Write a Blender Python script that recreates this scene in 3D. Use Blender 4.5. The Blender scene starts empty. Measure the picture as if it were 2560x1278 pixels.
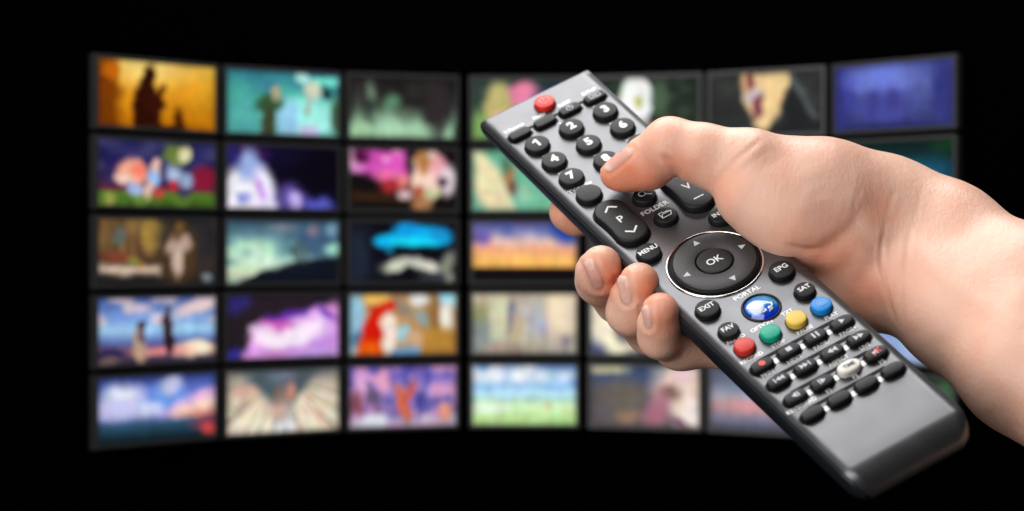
import bpy, bmesh, math, random
import numpy as np
from mathutils import Vector, Matrix
from mathutils.bvhtree import BVHTree
random.seed(4)
RNG = np.random.default_rng(11)
S = bpy.context.scene
COL = S.collection

# ------------------------------------------------------------------ camera, world, lights
FPX = 8000.0                      # focal length in photo pixels (2560 wide)
EYE = Vector((0, 0, 1.2))         # the camera looks along +Y
cd = bpy.data.cameras.new('camera'); cam = bpy.data.objects.new('camera', cd); COL.objects.link(cam)
cam.location = EYE; cam.rotation_euler = (math.radians(90), 0, 0)
cd.sensor_width = 36.0; cd.lens = 36.0 * FPX / 2560.0; cd.clip_start = 0.05; cd.clip_end = 50
cd.dof.use_dof = True; cd.dof.focus_distance = 1.046
cd.dof.aperture_fstop = cd.lens / 13.5
S.camera = cam
w = bpy.data.worlds.new('World'); S.world = w; w.use_nodes = True
w.node_tree.nodes['Background'].inputs[0].default_value = (0, 0, 0, 1)
w.node_tree.nodes['Background'].inputs[1].default_value = 0.0
S.view_settings.view_transform = 'Standard'; S.view_settings.look = 'None'
S.view_settings.exposure = 0.0; S.view_settings.gamma = 1.0
S.cycles.use_denoising = True
S.cycles.max_bounces = 6

def area(name, loc, target, sx, sy, power, color=(1, 1, 1)):
    d = bpy.data.lights.new(name, 'AREA'); d.shape = 'RECTANGLE'; d.size = sx; d.size_y = sy
    d.energy = power; d.color = color
    o = bpy.data.objects.new(name, d); COL.objects.link(o); o.location = loc
    o.rotation_euler = (Vector(target) - Vector(loc)).to_track_quat('-Z', 'Y').to_euler()
    return o
area('softbox_overhead', (-0.08, 1.29, 1.98), (0.07, 1.05, 1.2), 0.9, 0.7, 12.0, (1.0, 0.985, 0.97))
area('softbox_front', (-0.42, 0.10, 1.70), (0.10, 1.04, 1.19), 1.0, 0.8, 8.0, (1.0, 0.975, 0.945))
area('softbox_low', (-0.85, 0.15, 1.10), (0.06, 1.04, 1.19), 0.9, 0.8, 8.2, (1.0, 0.965, 0.935))

o = area('bezel_fill_light', (0.02, 1.22, 1.50), (0.02, 1.36, 1.22), 0.6, 0.05, 0.55)  # unseen strip light, added to brighten the upper bezels
o.data.spread = math.radians(100)

# ------------------------------------------------------------------ frames of reference
R = np.array([[0.84697058, -0.51628088, -0.12686568],
              [0.42818078, 0.52099484, 0.73839393],
              [-0.3151223, -0.67971938, 0.66232884]])      # columns: across, along (to the far end), up off the face
T = np.array([65.306, -2.333, -1040.007])                   # remote origin in camera space, mm
def cam2world(C):
    C = np.asarray(C, float) / 1000.0
    return np.stack([C[..., 0] + EYE.x, -C[..., 2] + EYE.y, C[..., 1] + EYE.z], -1)
def rem2cam(X): return np.asarray(X, float) @ R.T + T
def rem2px(X):
    C = rem2cam(X)
    return np.stack([1280 + FPX * C[..., 0] / -C[..., 2], 639 - FPX * C[..., 1] / -C[..., 2]], -1)
def J(px, py, h):
    """point (across, along, up) in mm on the ray of a photo pixel at height h over the remote's face"""
    d = np.array([(px - 1280) / FPX, (639 - py) / FPX, -1.0])
    n = R[:, 2]; t = (h + n @ T) / (n @ d)
    return (d * t - T) @ R
RM = Matrix(((R[0, 0], R[0, 1], R[0, 2], EYE.x + T[0] / 1000),
             (-R[2, 0], -R[2, 1], -R[2, 2], EYE.y - T[2] / 1000),
             (R[1, 0], R[1, 1], R[1, 2], EYE.z + T[1] / 1000), (0, 0, 0, 1)))

# ------------------------------------------------------------------ helpers
def link(name, me, parent=None, m=None, smooth=False, label=None):
    o = bpy.data.objects.new(name, me); COL.objects.link(o)
    if parent: o.parent = parent
    if m: me.materials.append(m)
    if smooth: me.polygons.foreach_set('use_smooth', [True] * len(me.polygons))
    if label: o['label'] = label
    return o
def mesh(name, v, f):
    me = bpy.data.meshes.new(name); me.from_pydata([tuple(map(float, p)) for p in v], [], [tuple(q) for q in f]); me.update(); return me
def tag(o, label, cat, group=None):
    o['label'] = label; o['category'] = cat
    if group: o['group'] = group
    return o
def lin(c):
    c = np.asarray(c, float) / 255.0
    return np.where(c <= 0.04045, c / 12.92, ((c + 0.055) / 1.055) ** 2.4)
def mat(name, color=(.5, .5, .5), rough=.5, metal=0.0, spec=.5, coat=0.0, bump=None, vary=None):
    m = bpy.data.materials.new(name); m.use_nodes = True; nt = m.node_tree; b = nt.nodes['Principled BSDF']
    b.inputs['Base Color'].default_value = (*color, 1); b.inputs['Roughness'].default_value = rough
    b.inputs['Metallic'].default_value = metal; b.inputs['Specular IOR Level'].default_value = spec
    b.inputs['Coat Weight'].default_value = coat
    if bump or vary:
        tc = nt.nodes.new('ShaderNodeTexCoord')
    if bump:
        scale, strength, dist = bump
        n = nt.nodes.new('ShaderNodeTexNoise'); n.inputs['Scale'].default_value = scale; n.inputs['Detail'].default_value = 4
        bp = nt.nodes.new('ShaderNodeBump'); bp.inputs['Strength'].default_value = strength; bp.inputs['Distance'].default_value = dist
        nt.links.new(tc.outputs['Object'], n.inputs['Vector']); nt.links.new(n.outputs['Fac'], bp.inputs['Height'])
        nt.links.new(bp.outputs['Normal'], b.inputs['Normal'])
    if vary:
        scale, lo, hi, c2 = vary
        n = nt.nodes.new('ShaderNodeTexNoise'); n.inputs['Scale'].default_value = scale; n.inputs['Detail'].default_value = 3
        r = nt.nodes.new('ShaderNodeValToRGB'); r.color_ramp.elements[0].position = lo; r.color_ramp.elements[1].position = hi
        r.color_ramp.elements[0].color = (*color, 1); r.color_ramp.elements[1].color = (*c2, 1)
        nt.links.new(tc.outputs['Object'], n.inputs['Vector']); nt.links.new(n.outputs['Fac'], r.inputs['Fac'])
        nt.links.new(r.outputs['Color'], b.inputs['Base Color'])
    return m

# ------------------------------------------------------------------ video wall
D0 = 1370.0
def sx_(x): return 1 + 0.13 * abs((x - 1315) / 1085.0) ** 2
def wall_pt(x, v, back=0.0):
    """point of the curved wall: x in photo pixels, v in rows-pixels from eye level, back = mm behind the wall's front"""
    d = D0 / sx_(x) ** 0.42
    y = 634 + v * sx_(x)
    return np.array([(x - 1280) / FPX * d, (639 - y) / FPX * d, -d - back])

m_black = mat('matt_black_board', (.0004, .0004, .0004), .9, spec=0.0)
m_bezel = mat('grey_tv_plastic', (.020, .020, .021), .38, spec=.35)
m_tvback = mat('tv_back_plastic', (.01, .01, .01), .6, spec=.2)
def m_screen():
    m = bpy.data.materials.new('lit_screen'); m.use_nodes = True; nt = m.node_tree; b = nt.nodes['Principled BSDF']
    a = nt.nodes.new('ShaderNodeAttribute'); a.attribute_name = 'picture'
    b.inputs['Base Color'].default_value = (.002, .002, .002, 1); b.inputs['Roughness'].default_value = .35
    b.inputs['Specular IOR Level'].default_value = .04
    nt.links.new(a.outputs['Color'], b.inputs['Emission Color']); b.inputs['Emission Strength'].default_value = 1.0
    return m
M_SCREEN = m_screen()

NX, NY = 96, 54
UU, VV = np.meshgrid((np.arange(NX + 1)) / NX, (np.arange(NY + 1)) / NY)
def smooth_noise(sx, sy, seed):
    r = np.random.default_rng(seed)
    g = r.random((max(2, int(sy)) + 1, max(2, int(sx)) + 1))
    x = UU * (g.shape[1] - 1); y = VV * (g.shape[0] - 1)
    i = np.clip(x.astype(int), 0, g.shape[1] - 2); j = np.clip(y.astype(int), 0, g.shape[0] - 2)
    fx = x - i; fy = y - j; fx = fx * fx * (3 - 2 * fx); fy = fy * fy * (3 - 2 * fy)
    return (g[j, i] * (1 - fx) + g[j, i + 1] * fx) * (1 - fy) + (g[j + 1, i] * (1 - fx) + g[j + 1, i + 1] * fx) * fy
class Pic:
    def __init__(s, *stops):      # vertical gradient: (v, colour) stops
        st = [(stops[0], ) ] if False else stops
        s.a = np.zeros((NY + 1, NX + 1, 3)); Pic.count = getattr(Pic, 'count', 300) + 9; k = Pic.count
        wob = lambda q: (smooth_noise(9, 6, k + q) - .5) + .55 * (smooth_noise(20, 12, k + q + 1) - .5) + .35 * (smooth_noise(40, 24, k + q + 2) - .5)
        s.u = UU + .042 * wob(0); s.v = VV + .060 * wob(3)
        if len(st) == 1: s.a[:] = st[0]
        else:
            vs = [p[0] for p in st]
            for k in range(3): s.a[..., k] = np.interp(VV, vs, [p[1][k] for p in st])
    def mix(s, k, c): s.a = s.a * (1 - k[..., None]) + np.array(c, float) * k[..., None]; return s
    def blob(s, x, y, rx, ry, c, soft=.35, rot=0, al=1.0):
        cs, sn = math.cos(math.radians(rot)), math.sin(math.radians(rot))
        dx, dy = (s.u - x) * 1.78, s.v - y
        X, Y = (dx * cs + dy * sn) / (rx * 1.78), (-dx * sn + dy * cs) / ry
        d = np.sqrt(X * X + Y * Y)
        return s.mix(np.clip((1 + soft / 2 - d) / soft, 0, 1) * al, c)
    def poly(s, pts, c, soft=.03, al=1.0):
        ins = np.zeros(UU.shape, bool); dist = np.full(UU.shape, 9.0)
        for (x0, y0), (x1, y1) in zip(pts, pts[1:] + pts[:1]):
            cond = ((y0 > s.v) != (y1 > s.v))
            with np.errstate(divide='ignore', invalid='ignore'):
                xi = (x1 - x0) * (s.v - y0) / (y1 - y0 + 1e-12) + x0
            ins ^= cond & (s.u < xi)
            ex, ey = (x1 - x0) * 1.78, y1 - y0; L = ex * ex + ey * ey + 1e-12
            t = np.clip(((s.u - x0) * 1.78 * ex + (s.v - y0) * ey) / L, 0, 1)
            dist = np.minimum(dist, np.hypot((s.u - x0) * 1.78 - t * ex, s.v - y0 - t * ey))
        sd = np.where(ins, -dist, dist)
        return s.mix(np.clip(.5 - sd / (2 * soft), 0, 1) * al, c)
    def noise(s, sx, sy, seed, c, lo=.45, hi=.8, al=1.0, mask=None):
        k = np.clip((smooth_noise(sx, sy, seed) - lo) / (hi - lo), 0, 1) * al
        if mask is not None: k = k * mask
        return s.mix(k, c)
    def rays(s, x, y, c):
        a = np.arctan2((UU - x) * 1.78, VV - y); r = np.hypot((UU - x) * 1.78, VV - y)
        k = np.clip(np.sin(a * 26) * .5 + .5 * np.sin(a * 41 + 1) - .1, 0, 1) * np.clip((r - .3) / .2, 0, 1) * .95
        return s.mix(k, c)
    def streaks(s, seed, amt=.10):
        n = smooth_noise(38, 2, seed) - .5
        h = smooth_noise(2, 24, seed + 1) - .5
        g = smooth_noise(17, 10, seed + 2) + .6 * smooth_noise(29, 17, seed + 3) - .8
        tint = np.stack([smooth_noise(11, 7, seed + 4 + q) - .5 for q in range(3)], -1) * .06
        e = np.minimum(np.minimum(UU, 1 - UU) * 1.78, np.minimum(VV, 1 - VV)); vg = 1 - .28 * np.exp(-e / .05)
        s.a = s.a * vg[..., None] * ((1 + amt * n + amt * .6 * h + .09 * g)[..., None] + tint)
        return s
def band(lo, hi, soft=.06, ax=VV): return np.clip((ax - lo) / soft, 0, 1) * np.clip((hi - ax) / soft, 0, 1)

P = {}
W_ = (255, 255, 255)
P[1, 1] = Pic((0, (240, 190, 80)), (.3, (232, 165, 40)), (1, (190, 112, 0))).blob(.42, .02, .28, .3, (250, 215, 120), 1.2).blob(.05, .6, .13, .8, (120, 55, 0), .8).blob(.11, .16, .085, .15, (190, 100, 5), .4).blob(.41, .75, .115, .5, (40, 8, 0), .4).blob(.43, .28, .058, .22, (45, 10, 0), .5).blob(.54, .48, .03, .16, (70, 25, 0), .7, 25).blob(.47, .62, .10, .14, (50, 12, 0), .5).blob(.69, .92, .045, .22, (80, 32, 0), .7).blob(.55, 1.02, .2, .1, (60, 20, 0), .5)
P[1, 2] = Pic((0, (50, 125, 145)), (.3, (72, 168, 156)), (1, (88, 176, 172))).noise(10, 4, 3, (50, 110, 150), .5, .9, .7, band(-.1, .4)).blob(.9, .12, .16, .07, (120, 235, 215), .6).blob(.75, .75, .28, .35, (165, 250, 235), .9).blob(.55, .75, .10, .3, (150, 205, 235), .8).blob(.37, .52, .13, .14, (50, 88, 52), .5).blob(.37, .8, .075, .3, (62, 70, 45), .5).blob(.43, .36, .045, .11, (175, 165, 130), .5).blob(.76, .28, .075, .14, (215, 222, 192), .5, -25).blob(.74, .52, .025, .18, (170, 175, 160), .7).blob(.68, .07, .055, .08, (190, 240, 235), .6).blob(.74, .97, .09, .13, (205, 200, 240), .7).blob(.98, .7, .05, .3, (70, 100, 70), .6).blob(.89, .3, .05, .1, (25, 60, 70), .7)
P[1, 3] = Pic((0, (32, 26, 27)), (.45, (62, 66, 60)), (.8, (140, 185, 150)), (1, (168, 210, 170))).noise(14, 2, 9, (24, 22, 22), .45, .85, .8).blob(.2, .28, .045, .18, (115, 138, 118), 1.1).blob(.2, .6, .05, .25, (40, 52, 48), .7).blob(.39, .42, .07, .12, (90, 138, 106), 1.2).blob(.45, .9, .3, .25, (178, 222, 182), 1.7).blob(.82, .45, .13, .45, (45, 38, 40), .7).blob(.08, .95, .12, .16, (170, 212, 170), .8)
P[1, 4] = Pic((0, (45, 65, 58)), (1, (55, 80, 65))).blob(.24, .45, .14, .4, (190, 180, 112), .5, 10).blob(.5, .28, .15, .26, (240, 135, 172), .5, 10).blob(.3, .75, .12, .22, (243, 185, 155), .5).blob(.05, .9, .1, .35, (130, 175, 95), .7).blob(.8, .5, .2, .5, (30, 45, 70), .8)
P[1, 5] = Pic((0, (22, 34, 26)), (1, (34, 44, 34))).noise(14, 9, 21, (60, 78, 55), .5, .95, .8).blob(.42, .4, .165, .46, (252, 253, 250), .3).blob(.44, .42, .035, .08, (190, 192, 80), .8).blob(.42, .92, .17, .24, (168, 160, 142), .5).blob(.64, .3, .08, .3, (70, 92, 70), .9)
P[1, 6] = Pic((0, (44, 47, 44)), (1, (26, 28, 30))).noise(6, 4, 31, (52, 58, 54), .4, .9, .8).poly([(.28, .0), (.72, .0), (.68, .42), (.5, .98), (.42, .88), (.32, .5)], (243, 205, 148), .05).blob(.37, .12, .04, .18, (125, 60, 62), .7).blob(.40, .38, .075, .14, (205, 190, 192), .7, 20).blob(.43, .55, .04, .2, (135, 62, 78), .7, 10).poly([(.74, .02), (.98, .75), (.94, .8), (.7, .1)], (80, 92, 94), .04).poly([(.68, .5), (.72, .2), (.95, .9), (.6, 1.0)], (22, 24, 28), .05)
P[1, 7] = Pic((0, (72, 82, 155)), (.35, (86, 97, 166)), (1, (46, 50, 106))).blob(.4, .7, .22, .28, (66, 70, 150), .9).blob(.33, .6, .04, .25, (62, 62, 140), .8).blob(.5, .55, .035, .25, (62, 62, 140), .8).blob(.93, .45, .11, .5, (48, 52, 125), .7).blob(.02, .5, .1, .7, (50, 54, 130), .8).blob(.12, .4, .05, .25, (62, 66, 150), .8).blob(.4, 1.03, .7, .12, (42, 46, 112), .7).blob(.4, .2, .25, .18, (112, 128, 220), 1.1)
P[2, 1] = Pic((0, (42, 42, 92)), (.3, (28, 28, 82)), (.62, (58, 40, 80)), (.74, (100, 34, 60)), (.8, (84, 118, 42)), (1, (62, 98, 22))).noise(7, 5, 41, (88, 84, 125), .5, .95, .7, band(-.1, .5)).blob(.92, .55, .13, .18, (140, 22, 52), .7).blob(.66, .2, .12, .16, (108, 125, 62), .6).blob(.73, .19, .06, .1, (222, 216, 168), .6).blob(.29, .49, .14, .2, (252, 172, 148), .55).blob(.33, .46, .06, .1, (250, 122, 100), .9).blob(.2, .6, .08, .1, (250, 205, 190), .7).blob(.31, .75, .07, .12, (160, 175, 222), .7).blob(.49, .38, .05, .12, (240, 192, 180), .6).blob(.47, .56, .055, .14, (150, 192, 245), .6).blob(.43, .78, .05, .15, (228, 190, 178), .7).blob(.64, .5, .07, .14, (165, 190, 222), .8).blob(.63, .68, .035, .09, (190, 40, 55), .7).blob(.74, .62, .06, .13, (150, 165, 205), .8).blob(.74, .78, .07, .08, (60, 55, 82), .8).blob(.52, .82, .04, .08, (195, 65, 60), .8).blob(.1, .9, .05, .09, (160, 168, 80), .8).noise(18, 5, 43, (122, 150, 60), .5, .9, .7, band(.8, 1.1))
P[2, 2] = Pic((0, (16, 8, 45)), (.5, (6, 2, 22)), (1, (12, 6, 40))).blob(.1, .1, .22, .3, (42, 36, 112), 1.0).blob(.22, .12, .12, .1, (60, 12, 70), 1.0).blob(.14, .8, .22, .46, (250, 246, 255), .45).blob(.2, .32, .09, .26, (150, 170, 222), .8).blob(.34, .75, .1, .4, (235, 232, 255), .7, -18).blob(.28, .68, .035, .16, (200, 150, 235), .9, -25).blob(.15, .85, .05, .1, (150, 150, 220), .9).blob(.58, .85, .12, .22, (120, 96, 190), 1.1).blob(.6, .88, .05, .14, (205, 185, 245), .9).blob(.82, .95, .13, .13, (92, 96, 205), .9).blob(.9, .35, .25, .4, (4, 0, 14), .9)
P[2, 3] = Pic((0, (12, 8, 10)), (1, (16, 10, 8))).poly([(.0, .0), (.54, .0), (.54, .5), (.25, .45), (.0, .35)], (218, 84, 186), .06).noise(9, 6, 51, (250, 208, 232), .5, .85, .9, band(-.1, .45) * band(-.1, .52, .06, UU)).blob(.1, .12, .08, .12, (80, 10, 60), 1.0).blob(.4, .45, .14, .1, (235, 110, 160), .8).blob(.42, .6, .14, .12, (170, 44, 48), .8).blob(.5, .52, .06, .1, (225, 130, 130), .9).poly([(.02, .72), (.8, .72), (.8, .86), (.02, .86)], (58, 34, 18), .06).blob(.72, .45, .14, .42, (246, 212, 192), .4).blob(.70, .2, .07, .22, (190, 128, 70), .6, 12).blob(.78, .08, .06, .1, (225, 190, 180), .7).blob(.84, .3, .07, .22, (235, 165, 172), .8).blob(.92, .52, .08, .26, (225, 210, 218), .6).blob(.87, .55, .05, .08, (60, 40, 60), .9).blob(.66, .72, .05, .12, (168, 58, 40), .8).blob(.53, .76, .07, .09, (215, 190, 192), .8).blob(.78, .72, .09, .08, (196, 200, 150), .8).blob(.67, .95, .1, .18, (176, 122, 82), .7)
P[2, 4] = Pic((0, (100, 178, 150)), (1, (120, 195, 160))).poly([(.0, .0), (.08, .02), (.24, .25), (.42, 1), (.12, 1), (.0, .6)], (240, 226, 180), .07).blob(.36, .45, .06, .22, (190, 130, 85), .7).blob(.39, .62, .045, .16, (110, 80, 70), .8).blob(.5, .72, .07, .12, (150, 200, 170), .8).blob(.33, .25, .05, .14, (80, 120, 95), .9)
P[2, 5] = Pic((0, (30, 40, 90)), (1, (60, 70, 120))).noise(8, 5, 55, (110, 100, 150), .4, .9)
P[2, 6] = Pic((0, (70, 50, 40)), (1, (35, 30, 30))).noise(8, 5, 56, (150, 110, 70), .5, .9)
P[2, 7] = Pic((0, (6, 30, 28)), (.4, (4, 44, 52)), (1, (2, 18, 26))).blob(.74, .55, .26, .24, (18, 88, 116), 1.2).blob(.8, .62, .08, .1, (30, 130, 160), 1.0).blob(.95, .05, .12, .16, (8, 54, 28), 1.0)
P[3, 1] = Pic((0, (100, 76, 46)), (.6, (84, 58, 40)), (.85, (42, 36, 32)), (1, (28, 27, 27))).noise(20, 3, 61, (150, 116, 66), .5, .9, .7, band(-.1, .6)).blob(.44, .22, .1, .28, (160, 128, 60), .5).blob(.18, .25, .06, .14, (92, 100, 92), .7).blob(.15, .58, .15, .1, (122, 62, 44), .7).blob(.8, .3, .28, .5, (40, 38, 42), .6).blob(.7, .55, .15, .48, (74, 54, 32), .6).blob(.7, .12, .035, .1, (125, 88, 44), .8).blob(.64, .4, .06, .14, (186, 158, 140), .6).blob(.74, .38, .06, .14, (186, 158, 140), .6).blob(.67, .66, .05, .24, (196, 170, 156), .6).poly([(.0, .71), (.53, .7), (.53, .83), (.0, .84)], (214, 190, 168), .05).blob(.3, .64, .05, .06, (130, 130, 60), .9).blob(.36, .7, .025, .04, (224, 130, 70), .9).blob(.92, .9, .05, .07, (120, 130, 138), .7)
P[3, 2] = Pic((0, (58, 88, 112)), (.22, (92, 130, 145)), (.38, (178, 226, 196)), (.62, (206, 240, 214)), (.85, (210, 224, 186)), (1, (150, 180, 170))).noise(6, 6, 71, (90, 140, 150), .5, .95, .8, band(.2, .75)).blob(.85, .3, .3, .35, (62, 92, 122), .8).blob(.97, .45, .09, .1, (160, 225, 200), .8).blob(.5, .12, .12, .07, (120, 125, 140), .9).blob(.78, .15, .05, .08, (140, 118, 140), .8).blob(.94, .14, .06, .12, (120, 160, 185), .8).poly([(.0, 1.1), (.1, .98), (.3, .82), (.55, .68), (.8, .61), (1.1, .58), (1.1, 1.1)], (12, 18, 30), .035).blob(.61, .52, .02, .2, (62, 84, 84), .9).blob(.66, .5, .018, .18, (72, 92, 92), .9).blob(.71, .52, .016, .18, (74, 98, 98), .9)
P[3, 3] = Pic((0, (10, 10, 22)), (.5, (6, 6, 18)), (1, (14, 16, 26))).blob(.05, .6, .15, .6, (28, 36, 52), 1.0).blob(.4, .3, .14, .13, (10, 190, 245), .5).blob(.62, .22, .2, .18, (8, 190, 248), .5).blob(.82, .26, .14, .14, (12, 180, 240), .6).blob(.54, .1, .12, .14, (14, 158, 232), .6).blob(.32, .3, .09, .1, (12, 180, 240), .7).blob(.85, .2, .1, .12, (20, 150, 215), .8).blob(.6, .34, .2, .08, (20, 224, 255), .8).blob(.36, .46, .05, .08, (20, 120, 150), .9).blob(.46, .7, .17, .1, (205, 205, 186), .7, -14).blob(.7, .72, .14, .09, (214, 214, 200), .7, 10).blob(.92, .7, .07, .22, (138, 140, 124), .8, 30).blob(.56, .88, .1, .08, (6, 8, 16), .7).blob(.8, .9, .15, .06, (60, 66, 76), .9).blob(.95, .95, .04, .1, (150, 152, 136), .9)
P[3, 4] = Pic((0, (96, 84, 150)), (.15, (130, 134, 190)), (.3, (228, 194, 190)), (.45, (250, 176, 130)), (.66, (252, 192, 100)), (.74, (240, 176, 90)), (.78, (30, 14, 10)), (.85, (4, 3, 6)), (1, (14, 14, 16))).noise(9, 6, 81, (50, 72, 160), .35, 1.0, .7, band(-.1, .35, .2)).noise(7, 7, 82, (240, 214, 214), .45, 1.0, .6, band(.05, .45, .15)).noise(9, 10, 83, (225, 140, 130), .55, .9, .35, band(.35, .6)).blob(.9, .15, .14, .2, (32, 66, 160), .9).blob(.08, .25, .1, .12, (110, 90, 165), .9)
P[3, 5] = Pic((0, (60, 80, 60)), (1, (30, 40, 30))).noise(8, 5, 85, (120, 140, 90), .5, .9)
P[3, 6] = Pic((0, (110, 70, 50)), (1, (50, 30, 30))).noise(8, 5, 86, (200, 150, 90), .5, .9)
P[3, 7] = Pic((0, (60, 60, 70)), (1, (30, 30, 40))).noise(8, 5, 87, (130, 130, 150), .5, .9)
P[4, 1] = Pic((0, (72, 96, 168)), (.3, (118, 156, 216)), (.5, (158, 205, 238)), (.62, (110, 138, 196)), (.7, (86, 92, 150)), (.78, (150, 100, 125)), (.86, (110, 80, 100)), (1, (38, 36, 64))).noise(8, 6, 91, (226, 205, 208), .5, .85, .85, band(-.05, .45)).blob(.85, .15, .2, .1, (230, 205, 205), .9, -20).blob(.8, .82, .2, .1, (252, 214, 180), .8).blob(.85, .8, .08, .1, (255, 240, 210), .9).blob(.5, .82, .25, .05, (228, 140, 140), .9).blob(.12, .82, .15, .08, (48, 40, 80), .9).blob(.59, .2, .026, .07, (58, 40, 50), .5).blob(.59, .42, .05, .2, (64, 44, 54), .4).blob(.59, .68, .04, .2, (44, 26, 34), .4).blob(.37, .46, .035, .08, (56, 40, 50), .4).blob(.35, .75, .05, .28, (190, 158, 132), .6).blob(.37, .6, .025, .12, (94, 80, 92), .8).blob(.06, .95, .1, .06, (120, 96, 90), .9)
P[4, 2] = Pic((0, (40, 28, 38)), (1, (30, 26, 30))).blob(.1, .1, .12, .16, (46, 40, 110), .9, -40).blob(.05, .95, .1, .12, (52, 48, 150), .9).poly([(.14, 1.05), (.22, .5), (.45, .34), (.7, .28), (1.05, .05), (1.05, 1.05)], (232, 158, 236), .06).blob(.8, .8, .2, .4, (206, 160, 240), 1.0).poly([(.2, .5), (.5, .52), (.86, .34), (.9, .55), (.7, .86), (.4, .92), (.24, .75)], (250, 228, 248), .09).poly([(.34, .32), (.75, .22), (.72, .34), (.5, .42), (.36, .42)], (86, 40, 165), .05, .9).poly([(.3, .44), (.52, .38), (.6, .5), (.44, .6)], (196, 60, 160), .07, .8).blob(.9, .3, .1, .05, (120, 70, 190), .9, 35).poly([(.3, .9), (.95, .72), (.95, .8), (.4, .98)], (205, 130, 215), .06, .8)
P[4, 3] = Pic((0, (176, 140, 100)), (.5, (186, 142, 92)), (1, (178, 128, 58))).blob(.05, .5, .09, .7, (150, 195, 218), .7).blob(.06, .75, .05, .12, (70, 110, 150), .9).blob(.25, .05, .12, .12, (252, 196, 96), .7).poly([(.1, .55), (.2, .25), (.38, .1), (.44, .2), (.3, .4), (.3, 1.05), (.1, 1.05)], (210, 22, 4), .05).poly([(.1, .8), (.25, .78), (.34, 1.05), (.05, 1.05)], (240, 96, 6), .09).poly([(.27, .45), (.38, .28), (.46, .5), (.42, .85), (.4, 1.05), (.34, 1.05)], (248, 232, 215), .05).poly([(.4, .12), (.56, .2), (.6, .42), (.52, .36), (.42, .24)], (142, 130, 124), .05).blob(.5, .66, .05, .16, (150, 205, 220), .7).blob(.65, .08, .1, .1, (240, 238, 235), .7).blob(.67, .4, .05, .14, (140, 165, 172), .8).blob(.8, .35, .07, .4, (150, 106, 60), .7).blob(.92, .08, .08, .16, (160, 232, 252), .7).blob(.92, .4, .055, .25, (248, 238, 225), .7).blob(.85, .8, .25, .22, (182, 130, 54), .7).blob(.6, .75, .08, .14, (206, 166, 130), .9).poly([(.4, .9), (.65, .87), (.68, 1.05), (.38, 1.05)], (110, 164, 210), .05)
P[4, 4] = Pic((0, (208, 192, 168)), (.5, (190, 182, 160)), (1, (170, 164, 150))).blob(.08, .4, .15, .25, (150, 150, 105), .8).blob(.08, .75, .2, .3, (140, 150, 148), .8).blob(.25, .3, .09, .6, (206, 206, 170), .8).blob(.38, .28, .05, .2, (118, 116, 146), .9).blob(.42, .6, .08, .25, (196, 172, 138), .9).blob(.36, .52, .03, .2, (132, 118, 130), .9).blob(.62, .4, .12, .3, (164, 166, 178), 1.0).blob(.68, .45, .05, .14, (160, 172, 208), .9).blob(.88, .25, .18, .4, (248, 226, 196), 1.0).blob(.3, .95, .2, .12, (170, 146, 130), .9).blob(.88, .82, .06, .12, (138, 130, 140), .9).noise(26, 2, 95, (215, 205, 185), .5, .9, .5)
P[4, 5] = Pic((0, (44, 46, 60)), (.5, (54, 60, 80)), (1, (40, 48, 76))).blob(.16, .45, .25, .55, (250, 240, 214), .6).blob(.5, .3, .25, .5, (44, 42, 54), .6).blob(.25, .85, .17, .2, (252, 240, 208), .7).blob(.35, .62, .12, .2, (48, 50, 64), .8).blob(.02, 1.0, .12, .2, (70, 84, 130), .9)
P[4, 6] = Pic((0, (90, 90, 130)), (1, (50, 40, 60))).noise(8, 5, 96, (190, 150, 170), .5, .9)
P[4, 7] = Pic((0, (52, 80, 112)), (.3, (120, 150, 196)), (.6, (134, 160, 208)), (1, (120, 142, 190))).noise(3, 9, 97, (165, 186, 226), .5, .9, .8)
P[5, 1] = Pic((0, (48, 62, 128)), (.2, (92, 112, 196)), (.42, (140, 156, 224)), (.6, (158, 160, 216)), (.66, (92, 112, 160)), (.72, (48, 82, 110)), (.88, (24, 50, 64)), (1, (6, 26, 30))).blob(.22, .3, .16, .18, (240, 238, 252), 1.2).blob(.15, .45, .2, .15, (205, 205, 245), 1.2).blob(.6, .3, .12, .2, (100, 150, 232), 1.0).blob(.62, .15, .1, .16, (190, 190, 225), .9, -30).blob(.85, .42, .24, .12, (235, 184, 222), .9, -20).blob(.86, .52, .2, .09, (252, 216, 190), .9, -8).blob(.9, .62, .2, .06, (226, 150, 130), .9).blob(.45, .5, .1, .1, (205, 214, 250), 1.0).blob(.95, .78, .15, .12, (120, 62, 84), .9).blob(.95, .88, .08, .09, (214, 72, 72), .9)
P[5, 2] = Pic((0, (86, 96, 104)), (.15, (170, 160, 146)), (.45, (232, 216, 190)), (1, (250, 240, 214))).poly([(.12, .0), (.88, .0), (.66, .38), (.58, .6), (.57, .9), (.42, .9), (.40, .6), (.32, .38)], (74, 90, 100), .06).blob(.5, .1, .12, .1, (112, 122, 140), 1.0).blob(.44, .4, .04, .16, (112, 96, 84), .9).blob(.56, .38, .045, .17, (186, 116, 96), .9, 10).blob(.5, .72, .1, .18, (190, 184, 190), .9).blob(.5, .95, .12, .14, (255, 254, 250), .9).poly([(.05, .6), (.24, .4), (.26, .44), (.06, .68)], (160, 142, 116), .03, .8).poly([(.72, .35), (1, .66), (1, .72), (.72, .42)], (168, 140, 108), .03, .8).poly([(.7, .55), (.95, .95), (.9, 1), (.68, .62)], (214, 180, 160), .03, .7).rays(.5, .12, (150, 138, 118)).noise(24, 3, 101, (160, 150, 128), .6, 1.0, .35, band(.35, 1.1)).noise(12, 3, 102, (222, 170, 150), .6, .95, .6, band(.2, 1.1))
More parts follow.
